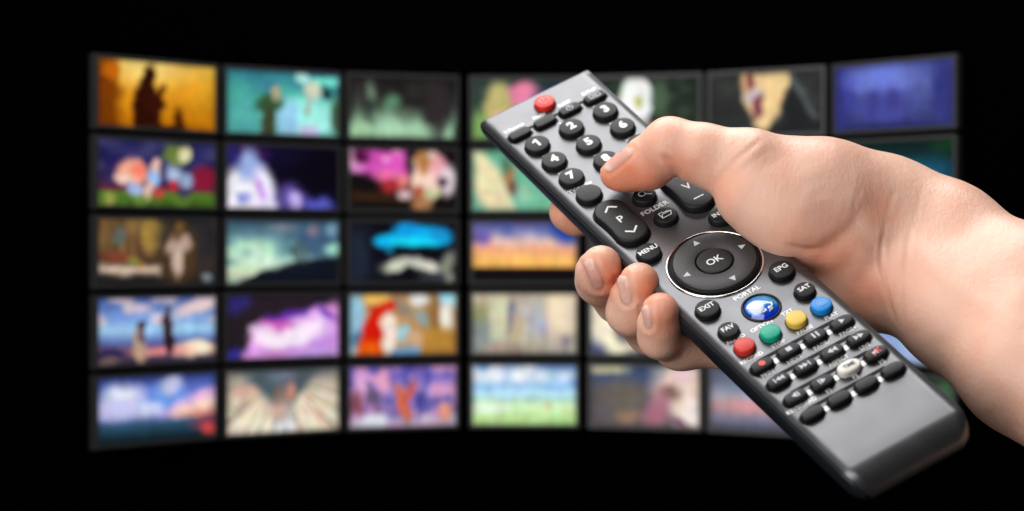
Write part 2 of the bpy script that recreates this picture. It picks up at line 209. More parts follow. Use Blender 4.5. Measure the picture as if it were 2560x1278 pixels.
P[5, 3] = Pic((0, (116, 96, 188)), (.4, (150, 130, 200)), (.75, (140, 112, 168)), (.85, (200, 186, 214)), (1, (196, 178, 196))).noise(11, 7, 111, (70, 72, 160), .45, .85, .85).noise(14, 5, 112, (226, 160, 200), .5, .9, .9).noise(16, 4, 113, (96, 76, 100), .55, .9, .8, band(-.1, .6, .1, UU) * band(.2, .9)).blob(.5, .6, .05, .3, (212, 104, 70), .7, -15).blob(.56, .45, .035, .2, (208, 88, 64), .7, 20).blob(.46, .4, .03, .12, (205, 110, 96), .8, -30).blob(.1, .35, .06, .35, (226, 166, 214), .9).blob(.32, .2, .06, .2, (232, 160, 196), .9).blob(.66, .6, .05, .2, (72, 70, 150), .9).blob(.9, .78, .05, .18, (224, 150, 130), .8).blob(.25, .9, .14, .1, (222, 228, 244), .9).blob(.07, .6, .06, .2, (140, 76, 90), .9)
P[5, 4] = Pic((0, (92, 138, 196)), (.15, (190, 214, 238)), (.35, (160, 206, 244)), (.5, (192, 232, 248)), (.58, (150, 204, 196)), (.64, (210, 242, 206)), (.8, (212, 244, 186)), (1, (170, 216, 134))).noise(9, 5, 121, (242, 244, 250), .4, .75, .9, band(-.05, .3)).noise(7, 7, 122, (104, 168, 232), .55, .9, .8, band(.2, .45)).poly([(-.1, .6), (1.1, .62), (1.1, .78), (-.1, .78)], (214, 243, 196), .05).poly([(-.1, .8), (1.1, .8), (1.1, 1.1), (-.1, 1.1)], (186, 226, 148), .12).blob(.1, .72, .2, .1, (230, 250, 220), 1.0).blob(.73, .66, .03, .07, (205, 205, 160), .9)
P[5, 5] = Pic((0, (54, 74, 112)), (.2, (66, 80, 110)), (.4, (88, 86, 90)), (1, (96, 88, 92))).blob(.15, .05, .2, .08, (206, 196, 160), .8).blob(.85, .3, .25, .55, (240, 214, 196), .8).blob(.92, .75, .14, .28, (252, 240, 226), .8).blob(.72, .45, .13, .16, (160, 128, 124), .8).blob(.74, .42, .05, .1, (130, 96, 88), .9).blob(.85, .15, .1, .12, (232, 196, 205), .9, -30).blob(.6, .75, .1, .28, (166, 106, 126), .9, 25).blob(.3, .5, .2, .25, (104, 94, 86), .9).blob(.35, .85, .12, .12, (150, 118, 96), .9).blob(.82, .9, .12, .06, (128, 84, 108), .9, 20)
P[5, 6] = Pic((0, (92, 100, 122)), (.3, (120, 126, 148)), (.48, (170, 168, 182)), (.6, (178, 140, 148)), (.8, (128, 124, 144)), (1, (70, 74, 92))).noise(8, 6, 131, (92, 96, 118), .5, .9, .8, band(-.1, .4)).blob(.4, .6, .3, .1, (206, 150, 152), 1.0)
P[5, 7] = Pic((0, (22, 40, 26)), (1, (40, 66, 40))).blob(.92, .3, .12, .3, (66, 96, 66), 1.0)

TXT = {
 (1, 1): 'television in the top row showing an amber scene with a dark robed figure',
 (1, 2): 'television showing two figures against turquoise, one in dark green',
 (1, 3): 'television showing a murky dark room fading to pale green mist below',
 (1, 4): 'television with blond and pink shapes on dark green, partly behind the remote end',
 (1, 5): 'television with a big white shape among dark green leaves, beside the remote end',
 (1, 6): 'television showing a cream wedge between dark slopes, above the thumb',
 (1, 7): 'television showing hazy violet blue silhouettes, at the top right corner',
 (2, 1): 'television showing small cartoon-like figures on green grass under a purple night',
 (2, 2): 'television showing a white flame-like glow in a dark violet night',
 (2, 3): 'television showing bright magenta blossom and a pale peach figure on black',
 (2, 4): 'television showing a cream path across mint green, left of the number keys',
 (2, 5): 'television with a dim blue picture, hidden behind the thumb and remote',
 (2, 6): 'television with a dim brown picture, hidden behind the back of the hand',
 (2, 7): 'television glowing deep teal just above the wrist',
 (3, 1): 'television showing a brown shop interior with a white counter',
 (3, 2): 'television showing a dark hill under a pale green evening sky',
 (3, 3): 'television showing a bright cyan cloud over black',
 (3, 4): 'television showing an orange and blue sunset, left of the middle finger',
 (3, 5): 'television with a dim green picture, hidden behind the remote and fingertips',
 (3, 6): 'television with a dim orange brown picture, hidden behind the palm',
 (3, 7): 'television with a dim grey picture, hidden behind the forearm',
 (4, 1): 'television showing two standing silhouettes before a blue sky and pink horizon',
 (4, 2): 'television showing pale pink and violet shapes on a dark ground',
 (4, 3): 'television showing a red and orange sweep beside cream and tan shapes',
 (4, 4): 'television showing a faded beige street scene',
 (4, 5): 'television showing a cream crescent in navy, behind the ring and little fingers',
 (4, 6): 'television with a dim mauve picture, hidden behind the remote keys',
 (4, 7): 'television with a pale blue picture seen between the remote and the forearm',
 (5, 1): 'television showing a dusky lilac sky over a dark teal sea',
 (5, 2): 'television showing cream rays around a slate grey centre',
 (5, 3): 'television showing a crowded purple and pink scene with an orange shape',
 (5, 4): 'television showing white clouds over a bright green meadow',
 (5, 5): 'television with a cream and mauve blur on slate blue, under the little finger',
 (5, 6): 'television with a grey and dusty pink picture, cut off by the remote edge',
 (5, 7): 'television with a dark green picture, in the gap beside the near end of the remote',
}
COLX = [(238, 548), (560, 856), (866, 1150), (1172, 1450), (1468, 1756), (1766, 2064), (2078, 2392)]
def quad_frame(c, inset, depth):
    """c: 4 world corners TL TR BR BL; returns corners moved in by inset mm in the plane and forward by depth mm"""
    c = [np.array(p) for p in c]
    ex = c[1] - c[0]; ex /= np.linalg.norm(ex); ez = np.array([0, 0, 1.0]); n = np.cross(ex, ez)   # n points to the viewer (-Y)
    o = []
    for k, (sx, sz) in enumerate(((1, -1), (-1, -1), (-1, 1), (1, 1))):
        o.append(c[k] + (ex * sx * inset + ez * sz * inset + n * depth) / 1000.0)
    return o
for r in range(1, 6):
    for c in range(1, 8):
        x0, x1 = COLX[c - 1]; v0 = -444 + 178.5 * (r - 1); v1 = v0 + 167
        W = [cam2world(wall_pt(x, v)) for x, v in ((x0, v0), (x1, v0), (x1, v1), (x0, v1))]
        mid = sum(W) / 4
        root = bpy.data.objects.new('television', None); COL.objects.link(root); root.location = mid; root.empty_display_size = .01
        tag(root, TXT[r, c], 'television', 'televisions stacked in a curved video wall')
        loc = lambda L: [p - mid for p in L]
        A = loc(quad_frame(W, 0, -1.2)); B = loc(quad_frame(W, .35, 0)); C2 = loc(quad_frame(W, 1.55, 0)); D = loc(quad_frame(W, 1.75, -.7)); Eb = loc(quad_frame(W, 0, -5.0))
        f = []
        for q in range(4):
            k = (q + 1) % 4
            f += [(q, k, 4 + k, 4 + q), (4 + q, 4 + k, 8 + k, 8 + q), (8 + q, 8 + k, 12 + k, 12 + q), (16 + q, 16 + k, k, q)]
        link('bezel', mesh('bezel', A + B + C2 + D + Eb, [tuple(reversed(t)) for t in f]), root, m_bezel)
        Fb = loc(quad_frame(W, 2.5, -7.0)); Eb2 = loc(quad_frame(W, .05, -5.02))
        f = [(q, (q + 1) % 4, 4 + (q + 1) % 4, 4 + q) for q in range(4)] + [(4, 5, 6, 7)]
        link('back_cover', mesh('back_cover', Eb2 + Fb, f), root, m_tvback)
        Sq = loc(quad_frame(W, 1.62, -.55))
        vs = []
        for j in range(NY + 1):
            t = j / NY
            for i in range(NX + 1):
                u = i / NX
                vs.append((Sq[0] * (1 - u) + Sq[1] * u) * (1 - t) + (Sq[3] * (1 - u) + Sq[2] * u) * t)
        fs = [(j * (NX + 1) + i, (j + 1) * (NX + 1) + i, (j + 1) * (NX + 1) + i + 1, j * (NX + 1) + i + 1) for j in range(NY) for i in range(NX)]
        me = mesh('screen', vs, fs)
        a = lin(np.clip(P[r, c].streaks(r * 31 + c, .09).a, 0, 255)).reshape(-1, 3)
        at = me.color_attributes.new('picture', 'FLOAT_COLOR', 'POINT')
        at.data.foreach_set('color', np.concatenate([a, np.ones((len(a), 1))], 1).astype(np.float32).ravel())
        link('screen', me, root, M_SCREEN)
# black board the televisions hang on
vs = []; n = 40
for i in range(n + 1):
    x = -2200 + (7030) * i / n
    d = D0 / (1 + 0.13 * min(abs((x - 1315) / 1085.0), 1.25) ** 2) ** 0.42
    for yy in (-900, 900):
        C = np.array([(x - 1280) / FPX * d, -yy / FPX * d, -d - 9.0])
        vs.append(cam2world(C))
fs = [(2 * i, 2 * i + 2, 2 * i + 3, 2 * i + 1) for i in range(n)]
o = link('wall', mesh('wall', vs, fs), None, m_black); o['kind'] = 'structure'; o['label'] = 'matt black wall behind the televisions'

# ------------------------------------------------------------------ remote control
mm = lambda pts: [(p[0] / 1000, p[1] / 1000, p[2] / 1000) for p in pts]
remote = bpy.data.objects.new('remote_control', None); COL.objects.link(remote); remote.matrix_world = RM; remote.empty_display_size = .02
tag(remote, 'slim grey and black remote control with many round keys, held in the hand', 'remote control')
m_face = mat('grey_metallic_paint', (.132, .134, .143), .37, .8, .35, bump=(2600, .06, .0002))
def smudge(m, scale, lo, hi):
    nt = m.node_tree; tc = nt.nodes.new('ShaderNodeTexCoord'); n = nt.nodes.new('ShaderNodeTexNoise'); n.inputs['Scale'].default_value = scale; n.inputs['Detail'].default_value = 6
    r = nt.nodes.new('ShaderNodeMapRange'); r.inputs['From Min'].default_value = .3; r.inputs['From Max'].default_value = .7; r.inputs['To Min'].default_value = lo; r.inputs['To Max'].default_value = hi
    nt.links.new(tc.outputs['Object'], n.inputs['Vector']); nt.links.new(n.outputs['Fac'], r.inputs['Value']); nt.links.new(r.outputs['Result'], nt.nodes['Principled BSDF'].inputs['Roughness'])
smudge(m_face, 90, .30, .39)
m_shell = mat('glossy_black_plastic', (.010, .013, .017), .38, 0, .36)
m_rub = mat('black_rubber', (.009, .0095, .011), .5, 0, .25, bump=(2200, .25, .0002), vary=(5200, .66, .80, (.06, .06, .06)))
m_rub2 = mat('black_rubber_smooth', (.007, .007, .008), .45, 0, .25)
m_nav = mat('dark_grey_paint', (.055, .054, .056), .45, .5, .35, bump=(3000, .08, .0002), vary=(4000, .6, .85, (.11, .108, .108)))
m_chrome = mat('chrome', (.85, .80, .77), .12, 1.0)
m_red = mat('red_rubber', (.60, .03, .022), .42, 0, .4)
m_redp = mat('power_red_rubber', (.66, .022, .015), .42, 0, .4)
m_grn = mat('green_rubber', (.0, .36, .24), .42, 0, .4)
m_yel = mat('yellow_rubber', (.78, .52, .08), .42, 0, .4)
m_blu = mat('blue_rubber', (.01, .25, .72), .42, 0, .4)
m_wht = mat('white_rubber', (.75, .73, .68), .45, 0, .4)
m_ink = mat('white_ink', (.86, .86, .86), .6, 0, .3)
m_inkf = mat('silvery_white_ink', (.80, .80, .80), .45, .3, .4)
m_inkg = mat('pale_blue_grey_ink', (.55, .60, .66), .5, .0, .4)
m_inkd = mat('dark_ink', (.06, .06, .06), .6, 0, .3)
m_slot = mat('slot_black', (.004, .004, .004), .6, 0, .2)
m_led = mat('record_red_ink', (.75, .06, .04), .5)

# --- shell, lofted along the length
def thick(b): return np.interp(b, [-112, -95, -40, 30, 80, 113], [10.5, 12.5, 12.5, 11, 9.5, 8.0])
sec = []
stations = [112.2, 111.9, 110.5, 100, 80, 50, 20, -10, -40, -70, -90, -99, -102, -104, -106, -107.6, -108.8, -109.6, -110.0]
half = {112.2: 20.9, 111.9: 21.7, 110.5: 22.15}
for b in stations:
    t = thick(b); wv = half.get(b, 22.15); dz = 0.0; shrink = 1.0
    if b < -102:
        q_ = min(1, (-102 - b) / 8.5); c_ = 1 - math.sqrt(1 - q_ * q_)
        dz = 8.5 * c_ + .3; t = max(dz + .9, 12.5 - 3.2 * q_ * q_); wv = 22.0 - 5.2 * c_
    top = -.35 - dz
    prof = [(1.0, 0.0), (1.018, .07), (1.03, .18), (1.03, .38), (1.01, .58), (.96, .76), (.87, .90), (.72, .98), (.45, 1.0)]
    pts = [(-wv * x, b, top - (t + top) * z) for x, z in prof]
    pts = pts + [(-p[0], b, p[2]) for p in reversed(pts)]
    sec.append(pts)
n = len(sec[0]); vs = [p for s in sec for p in s]; fs = []
for i in range(len(sec) - 1):
    for k in range(n):
        k2 = (k + 1) % n
        fs.append((i * n + k, i * n + k2, (i + 1) * n + k2, (i + 1) * n + k))
fs += [tuple(reversed(range(n))), tuple((len(sec) - 1) * n + k for k in range(n))]
me = mesh('shell', mm(vs), fs)
bm = bmesh.new(); bm.from_mesh(me); bmesh.ops.recalc_face_normals(bm, faces=bm.faces); bm.to_mesh(me); bm.free()
o = link('shell', me, remote, m_shell, True)
md = o.modifiers.new('round', 'SUBSURF'); md.levels = 2; md.render_levels = 2

# --- face plate: flat, rolling down at the near end
def plate():
    rows = [(111.3, 0.0), (110.9, 0.0)] + [(b, 0.0) for b in np.linspace(108, -102, 40)]
    for k in range(1, 15):
        a = k / 14 * math.radians(86); rr = 8.5
        rows.append((-102 - rr * math.sin(a), -rr * (1 - math.cos(a))))
    vs = []; fs = []; n = 13
    for bi, (b, h) in enumerate(rows):
        wv = 22.0
        if bi == 0: wv = 21.4
        if b < -102: wv = 22.0 - 5.2 * (1 - math.sqrt(max(0, 1 - ((-102 - b) / 8.5) ** 2)))
        for k in range(n):
            u = -1 + 2 * k / (n - 1)
            vs.append((u * wv, b, h))
        sd_ = .7 if b > -102 else .35
        vs.append((wv + .05, b, h - sd_)); vs.append((-wv - .05, b, h - sd_))
    m_ = n + 2
    for i in range(len(rows) - 1):
        for k in range(n - 1): fs.append((i * m_ + k, (i + 1) * m_ + k, (i + 1) * m_ + k + 1, i * m_ + k + 1))
        fs.append((i * m_ + n - 1, (i + 1) * m_ + n - 1, (i + 1) * m_ + n, i * m_ + n))
        fs.append((i * m_ + n + 1, (i + 1) * m_ + n + 1, (i + 1) * m_, i * m_))
    # far end lip
    vs2 = [(v[0], v[1] + .05, -.7) for v in vs[:n]]; base = len(vs); vs += vs2
    for k in range(n - 1): fs.append((k, k + 1, base + k + 1, base + k))
    return mesh('face_plate', mm(vs), fs)
face = link('face_plate', plate(), remote, m_face, False)
for p in face.data.polygons: p.use_smooth = abs(p.normal.z) > .15 and p.normal.y < .5 and abs(p.normal.x) < .3

def outline(kind, w_, l_, n=40):
    """closed outline (x, y) counter-clockwise"""
    pts = []
    for k in range(n):
        a = 2 * math.pi * k / n; c, s = math.cos(a), math.sin(a)
        if kind == 'round': pts.append((w_ * c, l_ * s))
        elif kind == 'super':
            e = 2 / 4.2; pts.append((w_ * abs(c) ** e * math.copysign(1, c), l_ * abs(s) ** e * math.copysign(1, s)))
        elif kind == 'oval':
            e = 2 / 2.6; pts.append((w_ * abs(c) ** e * math.copysign(1, c), l_ * abs(s) ** e * math.copysign(1, s)))
        elif kind == 'rocker':     # upright pill with a slight waist
            x = w_ * c; y = (l_ - w_) * math.copysign(1, s) + w_ * s if abs(s) > 1e-6 else 0
            pts.append((x, y))
    if kind == 'rocker':
        out = []
        for x, y in pts: out.append((x, y))
        # straight sides with waist
        res = []
        hi = [p for p in pts if p[1] > 0]; lo = [p for p in pts if p[1] < 0]
        res += [(w_ * (.93 + .07 * (abs(t) ** 2)), t * (l_ - w_)) for t in np.linspace(-1, 1, 9)]
        res += [(w_ * math.cos(a), (l_ - w_) + w_ * math.sin(a)) for a in np.linspace(0, math.pi, 17)[1:-1]]
        res += [(-w_ * (.93 + .07 * (abs(t) ** 2)), -t * (l_ - w_)) for t in np.linspace(-1, 1, 9)]
        res += [(w_ * math.cos(a), -(l_ - w_) + w_ * math.sin(a)) for a in np.linspace(math.pi, 2 * math.pi, 17)[1:-1]]
        return res
    return pts
def button(name, a, b, out, height, m, dome=.25, bevel=.55, base=-.3, label=None, parent=remote):
    """a key: skirt, rounded shoulder and slightly domed top"""
    n = len(out); rings = []
    mn = min(max(abs(p[0]) for p in out), max(abs(p[1]) for p in out))
    prof = [(0.0, base), (0.0, height - bevel)]
    for k in range(1, 5):
        t = k / 4 * math.pi / 2; prof.append((bevel * (1 - math.cos(t)), height - bevel + bevel * math.sin(t)))
    f1 = (mn - bevel) / mn
    vs = []
    for ins, z in prof:
        f = (mn - ins) / mn
        vs += [(p[0] - (p[0] / max(mn, 1e-6)) * ins if False else p[0] * f if max(abs(q[0]) for q in out) == mn and max(abs(q[1]) for q in out) == mn else p[0] - ins * np.sign(p[0]) * min(1, abs(p[0]) / mn), p[1] * f if max(abs(q[0]) for q in out) == mn and max(abs(q[1]) for q in out) == mn else p[1] - ins * np.sign(p[1]) * min(1, abs(p[1]) / mn), z) for p in out]
    last = vs[-n:]
    for q in (.7, .4, .15):
        vs += [(p[0] * q, p[1] * q, height + dome * (1 - q * q)) for p in last]
    fs = []; nr = len(vs) // n
    for i in range(nr - 1):
        for k in range(n): fs.append((i * n + k, i * n + (k + 1) % n, (i + 1) * n + (k + 1) % n, (i + 1) * n + k))
    vs.append((0, 0, height + dome)); c = len(vs) - 1
    for k in range(n): fs.append(((nr - 1) * n + k, (nr - 1) * n + (k + 1) % n, c))
    o = link(name, mesh(name, mm(vs), fs), parent, m, True, label)
    o.location = (a / 1000, b / 1000, 0)
    if parent is remote and name != 'ok_button':
        g = 1 + .38 / mn
        flat('key_hole', [[(a + p[0] * g, b + p[1] * g) for p in out]], -.035, m_slot, face)
    return o
def text(name, s, a, b, h, size, m, parent, weight=0.0, sx=1.0, rot=0.0, thick_=.03, align='CENTER'):
    cu = bpy.data.curves.new(name, 'FONT'); cu.body = s; cu.size = size; cu.align_x = align; cu.align_y = 'CENTER'
    cu.offset = weight; cu.extrude = thick_; cu.resolution_u = 3
    ob = bpy.data.objects.new('tmp', cu); COL.objects.link(ob)
    dg = bpy.context.evaluated_depsgraph_get(); me = bpy.data.meshes.new_from_object(ob.evaluated_get(dg))
    bpy.data.objects.remove(ob); bpy.data.curves.remove(cu)
    co = np.zeros(len(me.vertices) * 3); me.vertices.foreach_get('co', co); co = co.reshape(-1, 3)
    if len(co):
        cx = (co[:, 0].min() + co[:, 0].max()) / 2; cy = (co[:, 1].min() + co[:, 1].max()) / 2
        co[:, 0] -= cx; co[:, 1] -= cy
    co[:, 0] *= sx
    cs, sn = math.cos(rot), math.sin(rot)
    co = np.stack([co[:, 0] * cs - co[:, 1] * sn, co[:, 0] * sn + co[:, 1] * cs, co[:, 2]], 1) / 1000.0
    me.vertices.foreach_set('co', co.ravel()); me.update()
    me.materials.clear(); o = link(name, me, parent, m); o.location = (a / 1000, b / 1000, h / 1000); return o
def flat(name, polys, h, m, parent, th=.05):
    vs = []; fs = []
    for p in polys:
        k = len(vs); n = len(p)
        vs += [(x, y, h + th) for x, y in p] + [(x, y, h - .3) for x, y in p]
        fs.append(tuple(range(k, k + n))); fs += [(k + i, k + n + i, k + n + (i + 1) % n, k + (i + 1) % n) for i in range(n)]
    me = mesh(name, mm(vs), fs)
    bm = bmesh.new(); bm.from_mesh(me); bmesh.ops.recalc_face_normals(bm, faces=bm.faces); bm.to_mesh(me); bm.free()
    return link(name, me, parent, m)
def stroke(pts, w_):
    """a polyline as quads"""
    out = []
    for (x0, y0), (x1, y1) in zip(pts, pts[1:]):
        L = math.hypot(x1 - x0, y1 - y0); dx, dy = (x1 - x0) / L, (y1 - y0) / L; nx, ny = -dy * w_ / 2, dx * w_ / 2
        e = w_ * .35
        out.append([(x0 - dx * e + nx, y0 - dy * e + ny), (x0 - dx * e - nx, y0 - dy * e - ny), (x1 + dx * e - nx, y1 + dy * e - ny), (x1 + dx * e + nx, y1 + dy * e + ny)])
    return out
def arcpts(r, a0, a1, n=14, cx=0, cy=0): return [(cx + r * math.cos(math.radians(a0 + (a1 - a0) * k / n)), cy + r * math.sin(math.radians(a0 + (a1 - a0) * k / n))) for k in range(n + 1)]

rd = lambda r: outline('round', r, r)
# number keys
PX_, QY, B0 = 13.88, 11.08, 86.72
LET = ['', 'ABC', 'DEF', 'GHI', 'JKL', 'MNO', 'PQRS', 'TUV', 'WXYZ']
TOP = 2.1
for i in range(9):
    a = (i % 3 - 1) * PX_; b = B0 - (i // 3) * QY
    k = button('number_button', a, b, rd(4.3), TOP, m_rub, label='round black key printed %d' % (i + 1))
    if i: text('digit', str(i + 1), .1, .1, TOP + .27, 4.9, m_ink, k, .26)
    else: flat('digit', stroke([(-1.0, .75), (.25, 1.6), (.25, -1.7)], .85), TOP + .22, m_ink, k)
    text('printed_label', LET[i] if LET[i] else '.,?', a + .1, b + 5.5, .03, 1.7, m_inkf, face, .05)
button('number_button', 0, B0 - 3 * QY, rd(4.3), TOP, m_rub, label='round black key under the thumb tip')
button('round_button', -PX_, B0 - 3 * QY, rd(4.4), TOP, m_rub, label='blank round black key below the 7')
text('printed_label', 'TV/Radio', -PX_ + .2, 59.8, .03, 2.4, m_inkf, face, .05)
button('round_button', PX_, B0 - 3 * QY, rd(4.3), TOP, m_rub, label='round black key hidden under the thumb')
# power key
k = button('power_button', .1, 104.4, rd(3.65), TOP, m_redp, label='red power key')
flat('power_symbol', stroke(arcpts(1.7, 120, 420), .38) + stroke([(0, .5), (0, 2.1)], .38), TOP + .22, mat('pale_red_ink', (.80, .30, .26), .5), k)
# four small rectangular keys
for c, s in enumerate(('V.Format', 'Mode', 'SLEEP', 'SETUP')):
    a = (c - 1.5) * 10.24
    k = button('rectangular_button', a, 95.95, outline('super', 4.0, 2.15), 1.6, m_rub2, .1, .5, label='small black key under the word %s' % s)
    text('printed_label', s, a + .6, 100.9, .03, 2.1, m_inkf, face, .04)
    if c == 2: flat('clock_symbol', stroke(arcpts(1.2, 0, 360, 18), .3) + stroke([(0, 1.1), (0, 0), (.8, 0)], .3), 1.72, m_inkg, k)
    if c == 3:
        flat('screen_symbol', stroke([(-1.9, -1), (1.9, -1), (1.9, 1.1), (-1.9, 1.1), (-1.9, -1)], .3) + stroke([(-1, -.4), (1, .5)], .3) + stroke([(-1, .5), (1, -.4)], .3), 1.72, m_inkg, k)
flat('key_slot', [[(-19, 96.9), (19, 96.9), (19, 98.2), (-19, 98.2)]], .01, m_slot, face)
# rockers
k = button('rocker_button', -13.08, 34.64, outline('rocker', 5.9, 12.0), 2.5, m_rub, .15, .9, label='black channel rocker with arrows and P')
flat('arrow_symbol', stroke([(-2.1, 6.1), (0, 8.0), (2.1, 6.1)], .62), 2.62, m_ink, k)
flat('arrow_symbol', stroke([(-2.1, -6.1), (0, -8.0), (2.1, -6.1)], .62), 2.62, m_ink, k)
text('letter', 'P', 0, .1, 2.68, 4.6, m_ink, k, .04)
k = button('rocker_button', 13.08, 34.64, outline('rocker', 5.9, 12.0), 2.5, m_rub, .15, .9, label='black volume rocker with V and a minus')
text('letter', 'V', 0, -.2, 2.68, 4.8, m_ink, k, .04)
flat('minus_symbol', stroke([(-1.7, -7.2), (1.7, -7.2)], .55), 2.62, m_ink, k)
flat('plus_symbol', stroke([(-1.7, 7.2), (1.7, 7.2)], .55) + stroke([(0, 5.5), (0, 8.9)], .55), 2.62, m_ink, k)
# small round keys with words
def word_key(a, b, r, s, size, name='round_button', sx=1.0, m=m_rub, weight=.06):
    k = button(name, a, b, rd(r), TOP, m, label='round black key printed %s' % s)
    text('word', s, 0, .35, TOP + .27, size, m_ink, k, weight, sx)
    return k
k = button('round_button', 0, 27.61, rd(4.0), TOP, m_rub, label='round black key with a folder symbol')
flat('folder_symbol', stroke([(-1.9, -1.2), (-1.9, 1.5), (-.6, 1.5), (-.2, 1.0), (1.5, 1.0), (1.5, .5)], .25) + stroke([(-1.9, -1.2), (-1.1, .5), (2.3, .5), (1.5, -1.2), (-1.9, -1.2)], .25), TOP + .2, m_ink, k)
text('printed_label', 'FOLDER', .1, 34.7, .03, 2.9, m_inkf, face, .04)
k = button('round_button', 0, 40.6, rd(4.0), TOP, m_rub, label='round black key with a magnifier symbol')
flat('magnifier_symbol', stroke(arcpts(1.15, 0, 360, 18, -.6, .5), .3) + stroke([(.3, -.2), (2.0, -1.5)], .34), TOP + .2, m_ink, k)
text('printed_label', 'FIND', .0, 47.9, .03, 2.8, m_inkf, face, .02)
word_key(-14.26, 16.18, 4.1, 'MENU', 2.75, sx=.95); word_key(14.26, 16.18, 4.1, 'INFO', 2.6)
word_key(-14.45, -18.5, 4.05, 'EXIT', 2.75); word_key(14.45, -18.5, 4.15, 'EPG', 2.85)
word_key(-14.73, -30.93, 3.45, 'FAV', 2.6); word_key(14.73, -30.93, 3.45, 'SAT', 2.6)
# navigation pad
def ring(name, b, r0, r1, z0, z1, m, n=96, rnd=.3, z_in=None):
    prof = [(r0, -.3), (r0, z1 - rnd), (r0 + rnd * .3, z1 - rnd * .3), (r0 + rnd, z1), (r1 - rnd, z1), (r1 - rnd * .3, z1 - rnd * .3), (r1, z1 - rnd), (r1, -.3)]
    vs = [(r * math.cos(2 * math.pi * k / n), r * math.sin(2 * math.pi * k / n), z) for r, z in prof for k in range(n)]
    fs = [(i * n + (k + 1) % n, i * n + k, (i + 1) * n + k, (i + 1) * n + (k + 1) % n) for i in range(len(prof) - 1) for k in range(n)]
    me = mesh(name, mm(vs), fs); bm = bmesh.new(); bm.from_mesh(me); bmesh.ops.recalc_face_normals(bm, faces=bm.faces); bm.to_mesh(me); bm.free()
    o = link(name, me, remote, m, True); o.location = (0, b / 1000, 0); return o
BOK = -1.12
ring('chrome_ring', BOK, 15.25, 16.1, -.3, .55, m_chrome, rnd=.35)
flat('pad_recess', [[(15.3 * math.cos(2 * math.pi * k / 64), BOK + 15.3 * math.sin(2 * math.pi * k / 64)) for k in range(64)]], .02, m_slot, remote)
pad = ring('navigation_pad', BOK, 6.25, 13.75, -.3, 1.75, m_nav, rnd=.45)
ring('pad_skirt', BOK, 13.8, 14.35, -.3, 1.05, m_rub2, rnd=.25)
for ang in range(0, 360, 90):
    a = math.radians(ang); d = 10.9; c, s = math.cos(a), math.sin(a)
    tri = [(1.35, 0), (-.95, 1.15), (-.95, -1.15)]
    flat('arrow_mark', [[(d * c + x * c - y * s, d * s + x * s + y * c) for x, y in tri]], 1.73, m_inkg, pad)
k = button('ok_button', 0, BOK, rd(6.0), 1.85, m_rub2, .1, .45, label='round black key printed OK')
text('word', 'OK', 0, 0, 2.0, 3.9, m_ink, k, .06)
# portal key: a glossy blue dome
ring('portal_ring', -27.67, 5.75, 6.6, -.3, .5, m_rub2, rnd=.35)
nR, nA = 22, 64; vs = [(0, 0, 2.0)]; cols = [(60, 140, 235)]; fs = []
rg = np.random.default_rng(5)
for i in range(1, nR + 1):
    q = i / nR
    for k in range(nA):
        a = 2 * math.pi * k / nA; x, y = 5.8 * q * math.cos(a), 5.8 * q * math.sin(a)
        vs.append((x, y, 2.0 - 1.9 * q ** 2.2))
        u, v = x / 5.8, y / 5.8
        c = np.array([20., 110., 235.])
        t = np.clip((u + .4 * v + .3) / 1.2, 0, 1); c = c * (1 - t) + np.array([70, 205, 250]) * t
        c = c * (1 - .25 * rg.random())
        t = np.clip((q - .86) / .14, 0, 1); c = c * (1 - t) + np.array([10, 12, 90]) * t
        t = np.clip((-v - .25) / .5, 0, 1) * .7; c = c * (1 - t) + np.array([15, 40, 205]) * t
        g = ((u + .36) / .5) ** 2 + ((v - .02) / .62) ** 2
        t = np.clip((1.1 - g) / .6, 0, 1) * .95; c = c * (1 - t) + np.array([240, 244, 255]) * t  # white reflection on the left of the dome, painted into the colours
        cols.append(tuple(c))
for k in range(nA): fs.append((0, 1 + k, 1 + (k + 1) % nA))
for i in range(nR - 1):
    for k in range(nA): fs.append((1 + i * nA + k, 1 + (i + 1) * nA + k, 1 + (i + 1) * nA + (k + 1) % nA, 1 + i * nA + (k + 1) % nA))
me = mesh('portal_button', mm(vs), fs)
at = me.color_attributes.new('print', 'FLOAT_COLOR', 'POINT')  # printed colours together with the dome's painted highlight
at.data.foreach_set('color', np.concatenate([lin(cols), np.ones((len(cols), 1))], 1).astype(np.float32).ravel())
m_port = mat('blue_glass_dome', (.02, .2, .7), .08, 0, .6, coat=1.0)
an = m_port.node_tree.nodes.new('ShaderNodeAttribute'); an.attribute_name = 'print'
m_port.node_tree.links.new(an.outputs['Color'], m_port.node_tree.nodes['Principled BSDF'].inputs['Base Color'])
k = link('portal_button', me, remote, m_port, True, 'glossy blue and white domed key'); k.location = (0, -.02767, 0)
flat('emblem', [[(-.6, -3.4), (.0, -3.4), (.3, -.9), (-.3, -.9)], [(-1.5, -3.5), (-.7, -3.5), (-.7, -3.1), (-1.5, -3.1)], [(.7, -3.2), (1.3, -3.2), (1.7, -1.2), (1.1, -1.2)], [(1.3, -3.2), (2.6, -2.7), (2.7, -2.2), (1.4, -2.6)], [(2.4, -2.6), (3.0, -2.3), (3.3, -.9), (2.7, -1.1)], [(-2.6, -3.2), (-2.1, -3.4), (-2.0, -3.0), (-2.5, -2.8)], [(.5, -4.2), (2.2, -3.7), (2.2, -3.4), (.5, -3.9)]], 1.25, m_ink, k, .45)
text('printed_label', 'PORTAL', .4, -18.9, .03, 2.7, m_inkf, face, .04)
